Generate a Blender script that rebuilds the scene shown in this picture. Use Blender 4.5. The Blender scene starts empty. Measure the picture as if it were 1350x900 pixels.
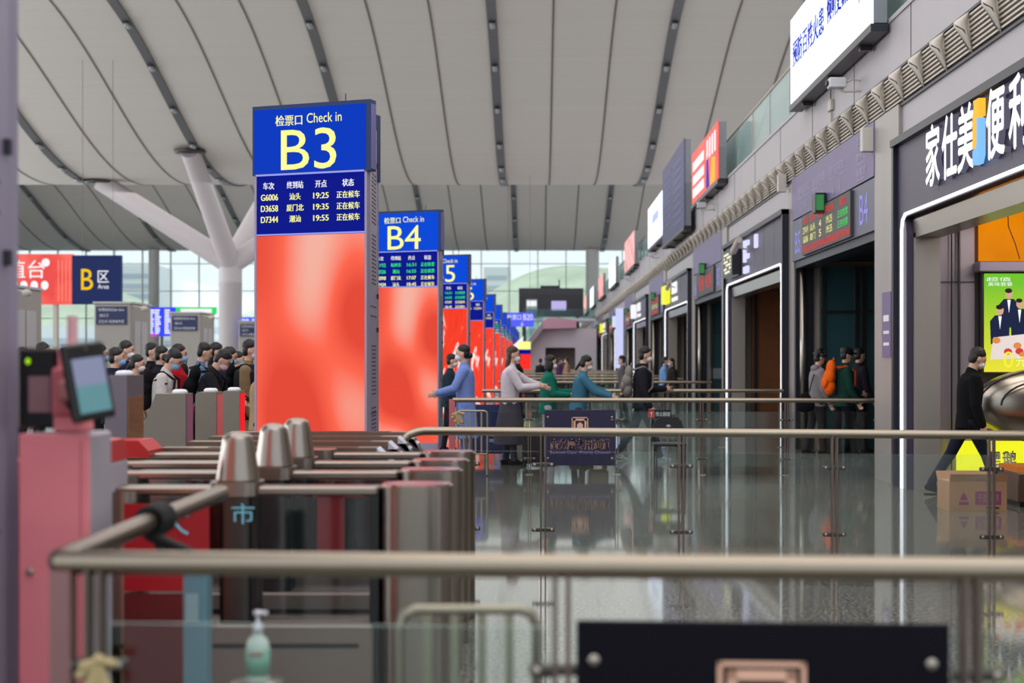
import bpy, math, random
from mathutils import Vector, Matrix
random.seed(7)
PI = math.pi
SC = bpy.context.scene
COL = SC.collection

# ------------------------------------------------------------------ camera, world, light
CH = 1.55                                   # eye height
cam = bpy.data.cameras.new('camera'); camo = bpy.data.objects.new('camera', cam); COL.objects.link(camo)
camo.location = (0, 0, CH); camo.rotation_euler = (PI/2, 0, 0)
cam.sensor_width = 36; cam.lens = 50
cam.shift_x = -34/1350; cam.shift_y = 26/1350
cam.clip_start = 0.05; cam.clip_end = 2000
cam.dof.use_dof = True; cam.dof.focus_distance = 14.6; cam.dof.aperture_fstop = 1.8
SC.camera = camo
SC.view_settings.view_transform = 'Standard'; SC.view_settings.look = 'None'
SC.view_settings.exposure = 0.0; SC.view_settings.gamma = 1.0; SC.view_settings.use_curve_mapping = False
WORLD_STRENGTH = 1.3
w = bpy.data.worlds.new('world'); SC.world = w; w.use_nodes = True
wn = w.node_tree; wb = wn.nodes['Background']
wg = wn.nodes.new('ShaderNodeTexGradient'); wt = wn.nodes.new('ShaderNodeTexCoord'); wm = wn.nodes.new('ShaderNodeSeparateXYZ')
wr = wn.nodes.new('ShaderNodeValToRGB')
wn.links.new(wt.outputs['Generated'], wm.inputs[0]); wn.links.new(wm.outputs['Z'], wr.inputs[0])
wr.color_ramp.elements[0].position = 0.0; wr.color_ramp.elements[0].color = (.80, .84, .83, 1)
wr.color_ramp.elements[1].position = 0.25; wr.color_ramp.elements[1].color = (.86, .93, 1.0, 1)
wn.links.new(wr.outputs[0], wb.inputs[0]); wb.inputs[1].default_value = WORLD_STRENGTH

def area(name, loc, rot, sx, sy, power, col=(1, 1, 1)):
    l = bpy.data.lights.new(name, 'AREA'); l.shape = 'RECTANGLE'; l.size = sx; l.size_y = sy; l.energy = power; l.color = col
    o = bpy.data.objects.new(name, l); COL.objects.link(o); o.location = loc; o.rotation_euler = rot
    return o
area('hall_downlight', (-8, 70, 12.5), (0, 0, 0), 40, 90, 9000, (1, .98, .96))  # unseen fill panel added high over the hall, no fixture modelled
area('hall_downlight', (-1, 10, 12.5), (0, 0, 0), 16, 24, 2000, (1, .96, .93))  # second unseen fill added above the foreground
area('hall_uplight', (-12, 78, 6.6), (PI, 0, 0), 70, 130, 8000, (1, .99, .98))  # unseen upward fill added to brighten the ceiling
area('side_daylight', (-48, 55, 8), (0, -PI/2, 0), 9, 110, 14000, (.95, .98, 1))  # unseen fill added on the left to brighten the right wall
area('shop_ceiling_lamp', (6.4, 15.5, 3.25), (0, 0, 0), 2.2, 3.0, 70, (1, .92, .84))  # unseen fill added inside the big shop

# ------------------------------------------------------------------ materials
def lin(c):
    return tuple(((x/255)/12.92 if x/255 <= .04045 else ((x/255+.055)/1.055)**2.4) for x in c)
MATS = {}
def mat(name, rgb, rough=.5, metal=0., noise=0., nscale=8., emit=0., bump=0., spec=.5, coat=0., stretch=None):
    if name in MATS: return MATS[name]
    m = bpy.data.materials.new(name); m.use_nodes = True; nt = m.node_tree; b = nt.nodes['Principled BSDF']
    c = lin(rgb)
    b.inputs['Base Color'].default_value = (*c, 1); b.inputs['Roughness'].default_value = rough; b.inputs['Metallic'].default_value = metal
    b.inputs['Specular IOR Level'].default_value = spec; b.inputs['Coat Weight'].default_value = coat
    tc = nt.nodes.new('ShaderNodeTexCoord'); n = nt.nodes.new('ShaderNodeTexNoise'); n.inputs['Scale'].default_value = nscale; n.inputs['Detail'].default_value = 3
    if stretch:
        mp = nt.nodes.new('ShaderNodeMapping'); mp.inputs['Scale'].default_value = stretch
        nt.links.new(tc.outputs['Object'], mp.inputs[0]); nt.links.new(mp.outputs[0], n.inputs['Vector'])
    else: nt.links.new(tc.outputs['Object'], n.inputs['Vector'])
    nz = noise if noise else .06
    mx = nt.nodes.new('ShaderNodeMix'); mx.data_type = 'RGBA'
    mx.inputs['A'].default_value = (*[x*(1-nz) for x in c], 1); mx.inputs['B'].default_value = (*[min(1, x*(1+nz)) for x in c], 1)
    nt.links.new(n.outputs['Fac'], mx.inputs['Factor']); nt.links.new(mx.outputs['Result'], b.inputs['Base Color'])
    if emit:
        nt.links.new(mx.outputs['Result'], b.inputs['Emission Color']); b.inputs['Emission Strength'].default_value = emit
        b.inputs['Base Color'].default_value = (.02, .02, .02, 1)
        for l in list(nt.links):
            if l.to_socket == b.inputs['Base Color']: nt.links.remove(l)
        b.inputs['Base Color'].default_value = (.003, .003, .003, 1); b.inputs['Specular IOR Level'].default_value = .03
    if bump:
        bp = nt.nodes.new('ShaderNodeBump'); bp.inputs['Strength'].default_value = bump; bp.inputs['Distance'].default_value = .01
        nt.links.new(n.outputs['Fac'], bp.inputs['Height']); nt.links.new(bp.outputs[0], b.inputs['Normal'])
    MATS[name] = m; return m
def glass_mat(name, tint, gloss=.06, alpha=None):
    m = bpy.data.materials.new(name); m.use_nodes = True; nt = m.node_tree; nt.nodes.clear()
    o = nt.nodes.new('ShaderNodeOutputMaterial'); t = nt.nodes.new('ShaderNodeBsdfTransparent'); g = nt.nodes.new('ShaderNodeBsdfGlossy')
    f = nt.nodes.new('ShaderNodeFresnel'); f.inputs['IOR'].default_value = 1.45; mx = nt.nodes.new('ShaderNodeMixShader')
    t.inputs[0].default_value = (*tint, 1); g.inputs['Roughness'].default_value = gloss
    nt.links.new(f.outputs[0], mx.inputs[0]); nt.links.new(t.outputs[0], mx.inputs[1]); nt.links.new(g.outputs[0], mx.inputs[2])
    nt.links.new(mx.outputs[0], o.inputs[0]); MATS[name] = m; return m
steel = mat('brushed_steel', (168, 160, 150), .28, 1., .12, 14, stretch=(1, 1, 40))
railm = mat('rail_steel', (156, 144, 128), .3, 1., .08, 10, stretch=(.4, 30, 30))
darksteel = mat('dark_steel', (84, 80, 78), .35, 1., .1)
blackm = mat('black_plastic', (18, 18, 21), .35)
rubber = mat('black_rubber', (14, 14, 15), .7)
glass = glass_mat('clear_glass', (.93, .97, .96))
smoked = glass_mat('smoked_glass', (.86, .86, .87))
windowg = glass_mat('window_glass', (.93, .97, .98))
tealglass = glass_mat('teal_glass', (.66, .82, .82), .1)
towerm = mat('tower_aluminium', (158, 148, 170), .42, .25, .05)
towerd = mat('vent_dark', (42, 38, 50), .6)
white_e = mat('lamp_white', (245, 248, 255), emit=1.5)
yel_e = mat('led_yellow', (255, 255, 150), emit=1.05)
whit_e = mat('led_white', (250, 250, 255), emit=1.0)
grn_e = mat('led_green', (60, 240, 110), emit=1.0)
red_e = mat('led_red', (255, 50, 40), emit=1.0)
blu_e = mat('screen_blue', (0, 56, 190), emit=1.0, noise=.04)
blu_b = mat('screen_bright_blue', (0, 72, 216), emit=1.0, noise=.04)
dbl_e = mat('screen_dark_blue', (2, 18, 138), emit=1.0, noise=.12, nscale=2)
line_e = mat('screen_line', (150, 160, 255), emit=1.0)
navycap = mat('navy_cap', (6, 40, 92), .4)
navy = mat('navy_board', (26, 16, 62), .35)
navyb = mat('direction_board', (28, 40, 88), .4)
copper = mat('copper_print', (232, 182, 156), .45)
wallm = mat('wall_panel', (172, 166, 171), .45, .1, .05, 1.5)
pierm = mat('pier_panel', (160, 154, 150), .38, .35, .07, 1.0, stretch=(1, 6, .3))
fasciam = mat('fascia_purple', (72, 64, 84), .4, .1)
signp = mat('sign_purple', (104, 90, 132), .4)
signg = mat('sign_grey', (88, 88, 108), .4)
ledbk = mat('led_back', (60, 56, 58), .5)
framed = mat('frame_dark', (34, 36, 48), .35, .3)
finm = mat('fin_beige', (196, 188, 178), .5)
slatd = mat('slat_dark', (48, 44, 50), .6)
beige = mat('beige_wall', (160, 146, 132), .5)
brown = mat('brown_wood', (122, 74, 38), .4, 0, .25, 3)
orangem = mat('orange_panel', (232, 132, 8), .5, emit=.95, noise=.3, nscale=1.5)
skin = mat('skin', (208, 164, 142), .5)
hairm = mat('hair_black', (20, 17, 18), .55, 0, .3, 60, bump=.4)
hairb = mat('hair_brown', (74, 44, 30), .55, 0, .3, 60, bump=.4)
maskw = mat('mask_white', (226, 224, 230), .7)
maskb = mat('mask_blue', (130, 176, 214), .7)
maskp = mat('mask_pink', (226, 188, 206), .7)
cotton = {}
def cloth(rgb):
    k = 'cloth_%d_%d_%d' % rgb
    return mat(k, rgb, .9, 0, .18, 30, bump=.25, spec=.15)
pink = mat('pink_paint', (240, 134, 142), .45)  # pink base colour of pillar front, neck and one shop wall
pinkd = mat('pink_paint_shade', (196, 96, 104), .5)  # darker pink for the bracket and door edge line
whitep = mat('white_paint', (170, 162, 172), .45)
redp = mat('red_paint', (176, 6, 12), .4)
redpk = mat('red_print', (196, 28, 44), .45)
cyanp = mat('cyan_print', (120, 200, 224), .5)
cardb = mat('cardboard', (172, 130, 96), .8, 0, .1, 6)
cardp = mat('carton_print', (142, 66, 104), .7)

def redscreen(name, soft):
    m = bpy.data.materials.new(name); m.use_nodes = True; nt = m.node_tree; b = nt.nodes['Principled BSDF']
    b.inputs['Base Color'].default_value = (.004, .002, .002, 1); b.inputs['Roughness'].default_value = .3; b.inputs['Specular IOR Level'].default_value = .1
    tc = nt.nodes.new('ShaderNodeTexCoord'); mp = nt.nodes.new('ShaderNodeMapping'); n = nt.nodes.new('ShaderNodeTexNoise')
    nt.links.new(tc.outputs['Object'], mp.inputs[0]); nt.links.new(mp.outputs[0], n.inputs['Vector'])
    r = nt.nodes.new('ShaderNodeValToRGB'); e = r.color_ramp.elements
    if soft:
        mp.inputs['Scale'].default_value = (1.0, 1.0, .6); n.inputs['Scale'].default_value = 1.25; n.inputs['Detail'].default_value = 0.0
        e[0].position = .34; e[0].color = (*lin((228, 70, 50)), 1); e[1].position = .66; e[1].color = (*lin((244, 176, 158)), 1)
        x = r.color_ramp.elements.new(.48); x.color = (*lin((252, 100, 74)), 1)
    else:
        mp.inputs['Scale'].default_value = (2.2, 2.2, .7); n.inputs['Scale'].default_value = 1.6; n.inputs['Detail'].default_value = 5; n.inputs['Distortion'].default_value = 1.2
        e[0].position = .3; e[0].color = (*lin((240, 52, 24)), 1); e[1].position = .62; e[1].color = (*lin((255, 236, 226)), 1)
        x = r.color_ramp.elements.new(.57); x.color = (*lin((252, 62, 36)), 1)
    nt.links.new(n.outputs['Fac'], r.inputs[0]); nt.links.new(r.outputs[0], b.inputs['Emission Color']); b.inputs['Emission Strength'].default_value = 1.0
    MATS[name] = m; return m
poster_soft = redscreen('poster_soft', True); poster_splash = redscreen('poster_splash', False)

# ------------------------------------------------------------------ mesh builder
_tc = {}
def text_geo(s, ext=0.):
    k = (s, ext)
    if k not in _tc:
        c = bpy.data.curves.new('tmp', 'FONT'); c.body = s; c.extrude = ext; c.resolution_u = 3
        o = bpy.data.objects.new('tmp', c); COL.objects.link(o); bpy.context.view_layer.update()
        me = o.evaluated_get(bpy.context.evaluated_depsgraph_get()).to_mesh()
        vs = [tuple(v.co) for v in me.vertices]; fs = [tuple(p.vertices) for p in me.polygons]
        COL.objects.unlink(o); bpy.data.objects.remove(o); bpy.data.curves.remove(c)
        _tc[k] = (vs, fs)
    return _tc[k]
class MB:
    def __init__(s): s.v = []; s.f = []; s.mi = []; s.ms = []; s.sm = []
    def _m(s, m):
        if m not in s.ms: s.ms.append(m)
        return s.ms.index(m)
    def add(s, vs, fs, m, smooth=False):
        o = len(s.v); k = s._m(m); s.v += [tuple(p) for p in vs]
        for f in fs: s.f.append(tuple(i+o for i in f)); s.mi.append(k); s.sm.append(smooth)
        return s
    def box(s, x0, x1, y0, y1, z0, z1, m):
        vs = [(x, y, z) for z in (z0, z1) for y in (y0, y1) for x in (x0, x1)]
        return s.add(vs, [(0, 2, 3, 1), (4, 5, 7, 6), (0, 1, 5, 4), (2, 6, 7, 3), (0, 4, 6, 2), (1, 3, 7, 5)], m)
    def bbox(s, x0, x1, y0, y1, z0, z1, m, b=.01):
        # box with chamfered edges all round
        vs = []; fs = []
        ex = [(x0, x0+b), (x1, x1-b)]; ey = [(y0, y0+b), (y1, y1-b)]; ez = [(z0, z0+b), (z1, z1-b)]
        idx = {}
        for i in range(2):
            for j in range(2):
                for k in range(2):
                    idx[i, j, k] = len(vs)
                    vs += [(ex[i][0], ey[j][1], ez[k][1]), (ex[i][1], ey[j][0], ez[k][1]), (ex[i][1], ey[j][1], ez[k][0])]
        I = idx
        for i in range(2):
            q = [I[i, 0, 0], I[i, 1, 0], I[i, 1, 1], I[i, 0, 1]]; fs.append(tuple(q) if i else tuple(reversed(q)))
        for j in range(2):
            q = [I[0, j, 0]+1, I[0, j, 1]+1, I[1, j, 1]+1, I[1, j, 0]+1]; fs.append(tuple(q) if j else tuple(reversed(q)))
        for k in range(2):
            q = [I[0, 0, k]+2, I[1, 0, k]+2, I[1, 1, k]+2, I[0, 1, k]+2]; fs.append(tuple(q) if k else tuple(reversed(q)))
        for i in range(2):
            for j in range(2):
                fs.append((I[i, j, 0], I[i, j, 1], I[i, j, 1]+1, I[i, j, 0]+1))
            for k in range(2):
                fs.append((I[i, 0, k], I[i, 1, k], I[i, 1, k]+2, I[i, 0, k]+2))
        for j in range(2):
            for k in range(2):
                fs.append((I[0, j, k]+1, I[1, j, k]+1, I[1, j, k]+2, I[0, j, k]+2))
        for q in idx.values(): fs.append((q, q+1, q+2))
        return s.add(vs, fs, m)
    def prism(s, poly, axis, a, b, m, smooth=False):
        # poly 2D; axis 'x': (y,z), 'y': (x,z), 'z': (x,y)
        def P(p, t): return {'x': (t, p[0], p[1]), 'y': (p[0], t, p[1]), 'z': (p[0], p[1], t)}[axis]
        n = len(poly); vs = [P(p, a) for p in poly]+[P(p, b) for p in poly]
        s.add(vs, [tuple(range(n)), tuple(reversed(range(n, 2*n)))], m)
        return s.add(vs, [(i, (i+1) % n, (i+1) % n+n, i+n) for i in range(n)], m, smooth)
    def tube(s, pts, r, m, seg=12, caps=True, smooth=True):
        pts = [Vector(p) for p in pts]; rs = r if isinstance(r, (list, tuple)) else [r]*len(pts)
        vs = []; fs = []; up = None
        for i, p in enumerate(pts):
            if i == 0: d = pts[1]-p
            elif i == len(pts)-1: d = p-pts[i-1]
            else: d = (pts[i+1]-p).normalized()+(p-pts[i-1]).normalized()
            d.normalize()
            if up is None:
                up = Vector((0, 0, 1)) if abs(d.z) < .9 else Vector((1, 0, 0))
            a = d.cross(up).normalized(); bb = a.cross(d).normalized(); up = bb
            sc = 1.
            if 0 < i < len(pts)-1:
                c = (pts[i+1]-p).normalized().dot((p-pts[i-1]).normalized()); sc = 1/math.sqrt(max(.3, (1+c)/2))
            for k in range(seg):
                t = 2*PI*k/seg; vs.append(p+(a*math.cos(t)+bb*math.sin(t))*rs[i])
        for i in range(len(pts)-1):
            for k in range(seg):
                fs.append((i*seg+k, i*seg+(k+1) % seg, (i+1)*seg+(k+1) % seg, (i+1)*seg+k))
        s.add(vs, fs, m, smooth)
        if caps:
            n = len(pts); s.add(vs[:seg], [tuple(range(seg))], m); s.add(vs[-seg:], [tuple(reversed(range(seg)))], m)
        return s
    def lathe(s, prof, c, m, seg=20, sx=1., sy=1.):
        vs = []; fs = []
        for r, z in prof:
            for k in range(seg):
                t = 2*PI*k/seg; vs.append((c[0]+r*sx*math.cos(t), c[1]+r*sy*math.sin(t), c[2]+z))
        for i in range(len(prof)-1):
            for k in range(seg): fs.append((i*seg+k, i*seg+(k+1) % seg, (i+1)*seg+(k+1) % seg, (i+1)*seg+k))
        fs.append(tuple(reversed(range(seg)))); n = len(prof); fs.append(tuple(range((n-1)*seg, n*seg)))
        return s.add(vs, fs, m, True)
    def ell(s, c, ax, m, seg=14, rg=10):
        # ellipsoid: c centre, ax three axis vectors
        c = Vector(c); a, b, d = [Vector(q) for q in ax]; vs = []; fs = []
        vs.append(c-d)
        for i in range(1, rg):
            p = -PI/2+PI*i/rg
            for k in range(seg):
                t = 2*PI*k/seg; vs.append(c+a*math.cos(p)*math.cos(t)+b*math.cos(p)*math.sin(t)+d*math.sin(p))
        vs.append(c+d); n = len(vs)-1
        for k in range(seg):
            fs.append((0, 1+(k+1) % seg, 1+k)); fs.append((n, n-seg+k, n-seg+(k+1) % seg))
        for i in range(rg-2):
            for k in range(seg): fs.append((1+i*seg+k, 1+i*seg+(k+1) % seg, 1+(i+1)*seg+(k+1) % seg, 1+(i+1)*seg+k))
        return s.add(vs, fs, m, True)
    def ball(s, c, r, m, seg=10, rg=8): return s.ell(c, ((r, 0, 0), (0, r, 0), (0, 0, r)), m, seg, rg)
    def cap(s, p0, r0, p1, r1, m, seg=10):
        s.tube([p0, p1], [r0, r1], m, seg); s.ball(p0, r0, m, seg); return s.ball(p1, r1, m, seg)
    def text(s, st, c, xd, yd, w, h, m, ext=0., fit='box'):
        vs, fs = text_geo(st, ext)
        if not vs: return s
        xs = [v[0] for v in vs]; ys = [v[1] for v in vs]; x0, x1, y0, y1 = min(xs), max(xs), min(ys), max(ys)
        kx = w/max(1e-6, x1-x0); ky = h/max(1e-6, y1-y0)
        if fit == 'keep': kx = ky = min(kx, ky)
        xd = Vector(xd); yd = Vector(yd); nd = xd.cross(yd); c = Vector(c)
        return s.add([c+xd*((v[0]-(x0+x1)/2)*kx)+yd*((v[1]-(y0+y1)/2)*ky)+nd*v[2] for v in vs], fs, m)
    def build(s, name, parent=None, loc=None):
        me = bpy.data.meshes.new(name); me.from_pydata(s.v, [], s.f)
        for m in s.ms: me.materials.append(m)
        me.polygons.foreach_set('material_index', s.mi); me.polygons.foreach_set('use_smooth', s.sm); me.update()
        o = bpy.data.objects.new(name, me); COL.objects.link(o)
        if parent is not None: o.parent = parent
        if loc is not None: o.location = loc
        return o
def remesh(mb, name, vox, parent, m, smooth=4):
    """fuse the pieces of a shape into one continuous smooth surface"""
    o = mb.build(name); o.modifiers.new('r', 'REMESH').mode = 'VOXEL'; o.modifiers['r'].voxel_size = vox
    sm = o.modifiers.new('s', 'SMOOTH'); sm.iterations = smooth; sm.factor = .5
    me = bpy.data.meshes.new_from_object(o.evaluated_get(bpy.context.evaluated_depsgraph_get()))
    old = o.data; o.modifiers.clear(); o.data = me; me.name = name; bpy.data.meshes.remove(old)
    me.materials.clear(); me.materials.append(m)
    me.polygons.foreach_set('use_smooth', [True]*len(me.polygons)); o.parent = parent
    return o
def thing(name, label, cat, loc=(0, 0, 0), rz=0, group=None):
    o = bpy.data.objects.new(name, None); COL.objects.link(o); o.location = loc; o.rotation_euler = (0, 0, rz)
    o.empty_display_size = .2
    return tag(o, label, cat, group)
def tag(o, label, cat, group=None):
    o['label'] = label; o['category'] = cat
    if group: o['group'] = group
    return o
def struct(o): o['kind'] = 'structure'; return o
def copy_tree(o, parent=None):
    kids = list(o.children); c = o.copy(); COL.objects.link(c)
    if parent is not None: c.parent = parent
    for k in kids: copy_tree(k, c)
    return c
F = 1875.
def WX(px, d): return (px-709)*d/F
def WZ(py, d): return CH+(476-py)*d/F
XD, ZD = (1, 0, 0), (0, 0, 1)

# ------------------------------------------------------------------ structure: floor
fm = bpy.data.materials.new('granite_floor'); fm.use_nodes = True; nt = fm.node_tree; b = nt.nodes['Principled BSDF']
tc = nt.nodes.new('ShaderNodeTexCoord')
n1 = nt.nodes.new('ShaderNodeTexNoise'); n1.inputs['Scale'].default_value = 42; n1.inputs['Detail'].default_value = 4
n2 = nt.nodes.new('ShaderNodeTexNoise'); n2.inputs['Scale'].default_value = .35
nt.links.new(tc.outputs['Object'], n1.inputs['Vector']); nt.links.new(tc.outputs['Object'], n2.inputs['Vector'])
r = nt.nodes.new('ShaderNodeValToRGB'); r.color_ramp.elements[0].position = .35; r.color_ramp.elements[0].color = (*lin((48, 48, 45)), 1)
r.color_ramp.elements[1].position = .65; r.color_ramp.elements[1].color = (*lin((142, 138, 130)), 1)
nt.links.new(n1.outputs['Fac'], r.inputs[0])
bk = nt.nodes.new('ShaderNodeTexBrick'); bk.offset = 0; bk.inputs['Scale'].default_value = 1; bk.inputs['Mortar Size'].default_value = .004
bk.inputs['Brick Width'].default_value = 1.0; bk.inputs['Row Height'].default_value = 1.0
bk.inputs['Color1'].default_value = (1, 1, 1, 1); bk.inputs['Color2'].default_value = (.93, .93, .93, 1); bk.inputs['Mortar'].default_value = (.45, .45, .45, 1)
nt.links.new(tc.outputs['Object'], bk.inputs['Vector'])
mx = nt.nodes.new('ShaderNodeMix'); mx.data_type = 'RGBA'; mx.blend_type = 'MULTIPLY'; mx.inputs['Factor'].default_value = 1
nt.links.new(r.outputs[0], mx.inputs['A']); nt.links.new(bk.outputs['Color'], mx.inputs['B']); nt.links.new(mx.outputs['Result'], b.inputs['Base Color'])
mr = nt.nodes.new('ShaderNodeMapRange'); mr.inputs['To Min'].default_value = .03; mr.inputs['To Max'].default_value = .09
nt.links.new(n2.outputs['Fac'], mr.inputs[0]); nt.links.new(mr.outputs[0], b.inputs['Roughness']); b.inputs['IOR'].default_value = 1.48
MATS['floor'] = fm
struct(MB().box(-75, 9.2, -12, 151.5, -.2, 0, fm).build('floor'))

# ceiling: waves running across, crest to crest 58 m
def zc(y): return 16.3+3*math.cos(2*PI*(y-64)/58)
ceilm = mat('ceiling_panel', (192, 189, 184), .6, 0, .09, 3, stretch=(.02, 2.5, .2))
ys = [1+i*1.25 for i in range(125)]
ys = [y for y in ys if y < 151]+[151.2]
mb = MB(); x0, x1 = -75, 48
vs = []; fs = []
for y in ys: vs += [(x0, y, zc(y)), (x1, y, zc(y))]
for i in range(len(ys)-1): fs.append((2*i, 2*i+1, 2*i+3, 2*i+2))
mb.add(vs, fs, ceilm, True)
vs2 = [(v[0], v[1], v[2]+.5) for v in vs]; mb.add(vs2, [tuple(reversed(f)) for f in fs], ceilm, True)
struct(mb.build('ceiling'))
seamm = mat('ceiling_seam', (104, 98, 94), .7)
stripm = mat('strip_grey', (92, 94, 98), .5, .2)
lampm = mat('strip_lamp', (150, 154, 160), .3, .1)
k = 0
for i in range(-7, 6):
    X = -2.27+9.1*i
    for q in (1, 2):
        xs_ = X+9.1*q/3
        if not -74 < xs_ < 47: continue
        mb = MB(); vs = []; fs = []
        for y in ys: vs += [(xs_-.05, y, zc(y)-.03), (xs_+.05, y, zc(y)-.03), (xs_+.05, y, zc(y)+.05), (xs_-.05, y, zc(y)+.05)]
        for j in range(len(ys)-1):
            for e in range(4): fs.append((4*j+e, 4*j+(e+1) % 4, 4*j+4+(e+1) % 4, 4*j+4+e))
        k += 1
        struct(mb.add(vs, fs, seamm).build('trim_%d' % k))
    if X < -74: continue
    t = thing('ceiling_strip', 'long dark grey recessed lamp strip following the curved roof', 'ceiling strip', (X, 0, 0), 0, 'lamp strips running along the roof')
    mb = MB(); vs = []; fs = []
    for y in ys: vs += [(-.24, y, zc(y)-.12), (.24, y, zc(y)-.12), (.24, y, zc(y)+.05), (-.24, y, zc(y)+.05)]
    for j in range(len(ys)-1):
        for e in range(4): fs.append((4*j+e, 4*j+(e+1) % 4, 4*j+4+(e+1) % 4, 4*j+4+e))
    mb.add(vs, fs, stripm).build('channel', t)
    for y in (66.5, 71, 75.5, 80, 84.5, 88.5, 91.5, 134, 139, 144, 149):
        l = MB()
        for dy in (-.22, .22): l.lathe([(.05, 0), (.12, .02), (.14, .12), (.14, .2)], (0, y+dy, zc(y)-.3), lampm, 10)
        l.box(-.16, .16, y-.45, y+.45, zc(y)-.14, zc(y)-.1, darksteel)
        l.build('lamp', t)

# ------------------------------------------------------------------ end wall of glass, hills outside
mul = mat('mullion_pale', (206, 210, 208), .5)
struct(MB().box(-75, 9, 151.3, 151.34, .4, 13.4, windowg).build('window_1'))
mb = MB()
x = -75.
while x < 9.5: mb.box(x-.05, x+.05, 151.0, 151.28, 0, 13.3, mul); x += 3.0
for z in (.3, 3.2, 6.1, 9.0, 11.9): mb.box(-75, 9, 151.05, 151.25, z-.04, z+.04, mul)
struct(mb.build('trim_40'))
for px, wd in ((203, 1.1), (781, 1.4), (-120, 1.1)):
    X = WX(px, 149.5); struct(MB().prism([(X+wd/2*math.cos(t*PI/12), 149.5+wd/2*math.sin(t*PI/12)) for t in range(24)], 'z', 0, 13.3, mul, True).build('pillar'))
hillm = mat('hill_green', (196, 206, 176), .9, 0, .35, .12)  # pale haze mixed into the hill colour
citym = mat('city_pale', (226, 230, 228), .9)
def hill(cx, y, wd, h, seed, m):
    rd = random.Random(seed); N = 40; M = 12; vs = []; fs = []
    amp = [(rd.random()*.12, rd.uniform(2, 9), rd.random()*6) for _ in range(5)]
    for j in range(M):
        v = j/(M-1)
        for i in range(N):
            u = i/(N-1)*2-1
            z = h*max(0, math.cos(u*PI/2))**1.1*math.sin(v*PI/2+.0)*(1+sum(a*math.sin(f*u+p+3*v) for a, f, p in amp))
            vs.append((cx+u*wd, y+60*v, z-1))
    for j in range(M-1):
        for i in range(N-1): a = j*N+i; fs.append((a, a+1, a+N+1, a+N))
    return MB().add(vs, fs, m, True)
for a in ((14, 300, 60, 29, 1), (-60, 340, 70, 18, 2), (-130, 330, 60, 22, 3), (60, 380, 90, 30, 4)):
    struct(hill(*a, hillm).build('hill'))
struct(MB().box(-400, 300, 152, 480, -1.2, -.6, mat('outside_paving', (206, 208, 204), .8)).build('ground'))
for i, (px, d, wd, h) in enumerate(((480, 320, 26, 20), (655, 430, 8, 30), (250, 330, 34, 12), (90, 300, 30, 9), (160, 420, 20, 30))):
    X = WX(px, d); mb = MB().box(X-wd/2, X+wd/2, d, d+20, -1, h, citym)
    for z in range(2, int(h)-1, 3): mb.box(X-wd/2+1, X+wd/2-1, d-.15, d, z, z+1.4, mat('city_window', (180, 192, 200), .4))
    tag(mb.build('office_building'), ['pale office block showing through the glass above the check-in towers', 'tall pale tower outside beyond the green hill',
        'long pale low building outside behind the ticket portals', 'pale low building outside at far left of the glass', 'tall pale block outside above the direction boards'][i], 'building')

# ------------------------------------------------------------------ branching column
mb = MB(); cx, cy = -20.1, 93.
colm = mat('column_white', (182, 176, 180), .45)
mb.lathe([(.78, 0), (.75, .3), (.75, 8.0), (.82, 8.3)], (cx, cy, 0), colm, 28)
for tx, ty in ((-20.9, 85.5), (-28.5, 92.5), (-11.6, 93.5), (-18.6, 100.5)):
    p1 = Vector((tx, ty, zc(ty)-.05)); p0 = Vector((cx, cy, 7.9)); q = p0+(p1-p0)*.12
    mb.tube([p0, q, p1], [.7, .68, .58], colm, 20)
    mb.lathe([(.9, -.15), (.95, 0)], (tx, ty, zc(ty)-.06), darksteel, 20)
struct(mb.build('column'))

# ------------------------------------------------------------------ right side: wall with shops and boarding doors
W = 4.54
mods = []          # (near, far, type)
mods.append((8.5, 17.7, 'shop')); mods.append((18.96, 25.1, 'door'))
y = 25.6
while y < 146:
    mods.append((y, y+8.2, 'shop')); mods.append((y+9.1, y+15.4, 'door')); y += 16.2
mb = MB()
mb.box(W, W+.3, 4, 150, 4.3, 4.75, wallm); mb.box(W+.02, W+.3, 4, 150, 4.75, 5.2, slatd)
mb.box(W, W+.3, 4, 150, 5.2, 5.93, wallm)
mb.box(W-.02, W+.34, 4, 150, 5.9, 5.96, wallm)
mb.box(W+.3, 30, 4, 150, 5.55, 5.9, wallm)
mb.box(8.9, 9.2, 4, 150, 0, 5.55, beige)
yy = 4.
for a, c, t in mods:
    a2 = max(yy, a)
    if a > yy: mb.box(W-.02 if t == 'shop' else W-.05, W+.35, yy, a, 0, 4.75, pierm)
    yy = c
mb.box(W, W+.35, yy, 150, 0, 4.75, pierm)
yy = 8
while yy < 150:
    mb.box(W-.004, W, yy-.012, yy+.012, 5.2, 5.9, slatd); yy += 3.1
for a, c, t in mods: mb.box(W+.35, 8.9, c, c+.16, 0, 5.5, beige)
mb.box(W+.35, 8.9, 8.3, 8.5, 0, 5.5, beige)
struct(mb.build('wall_right'))

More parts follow.
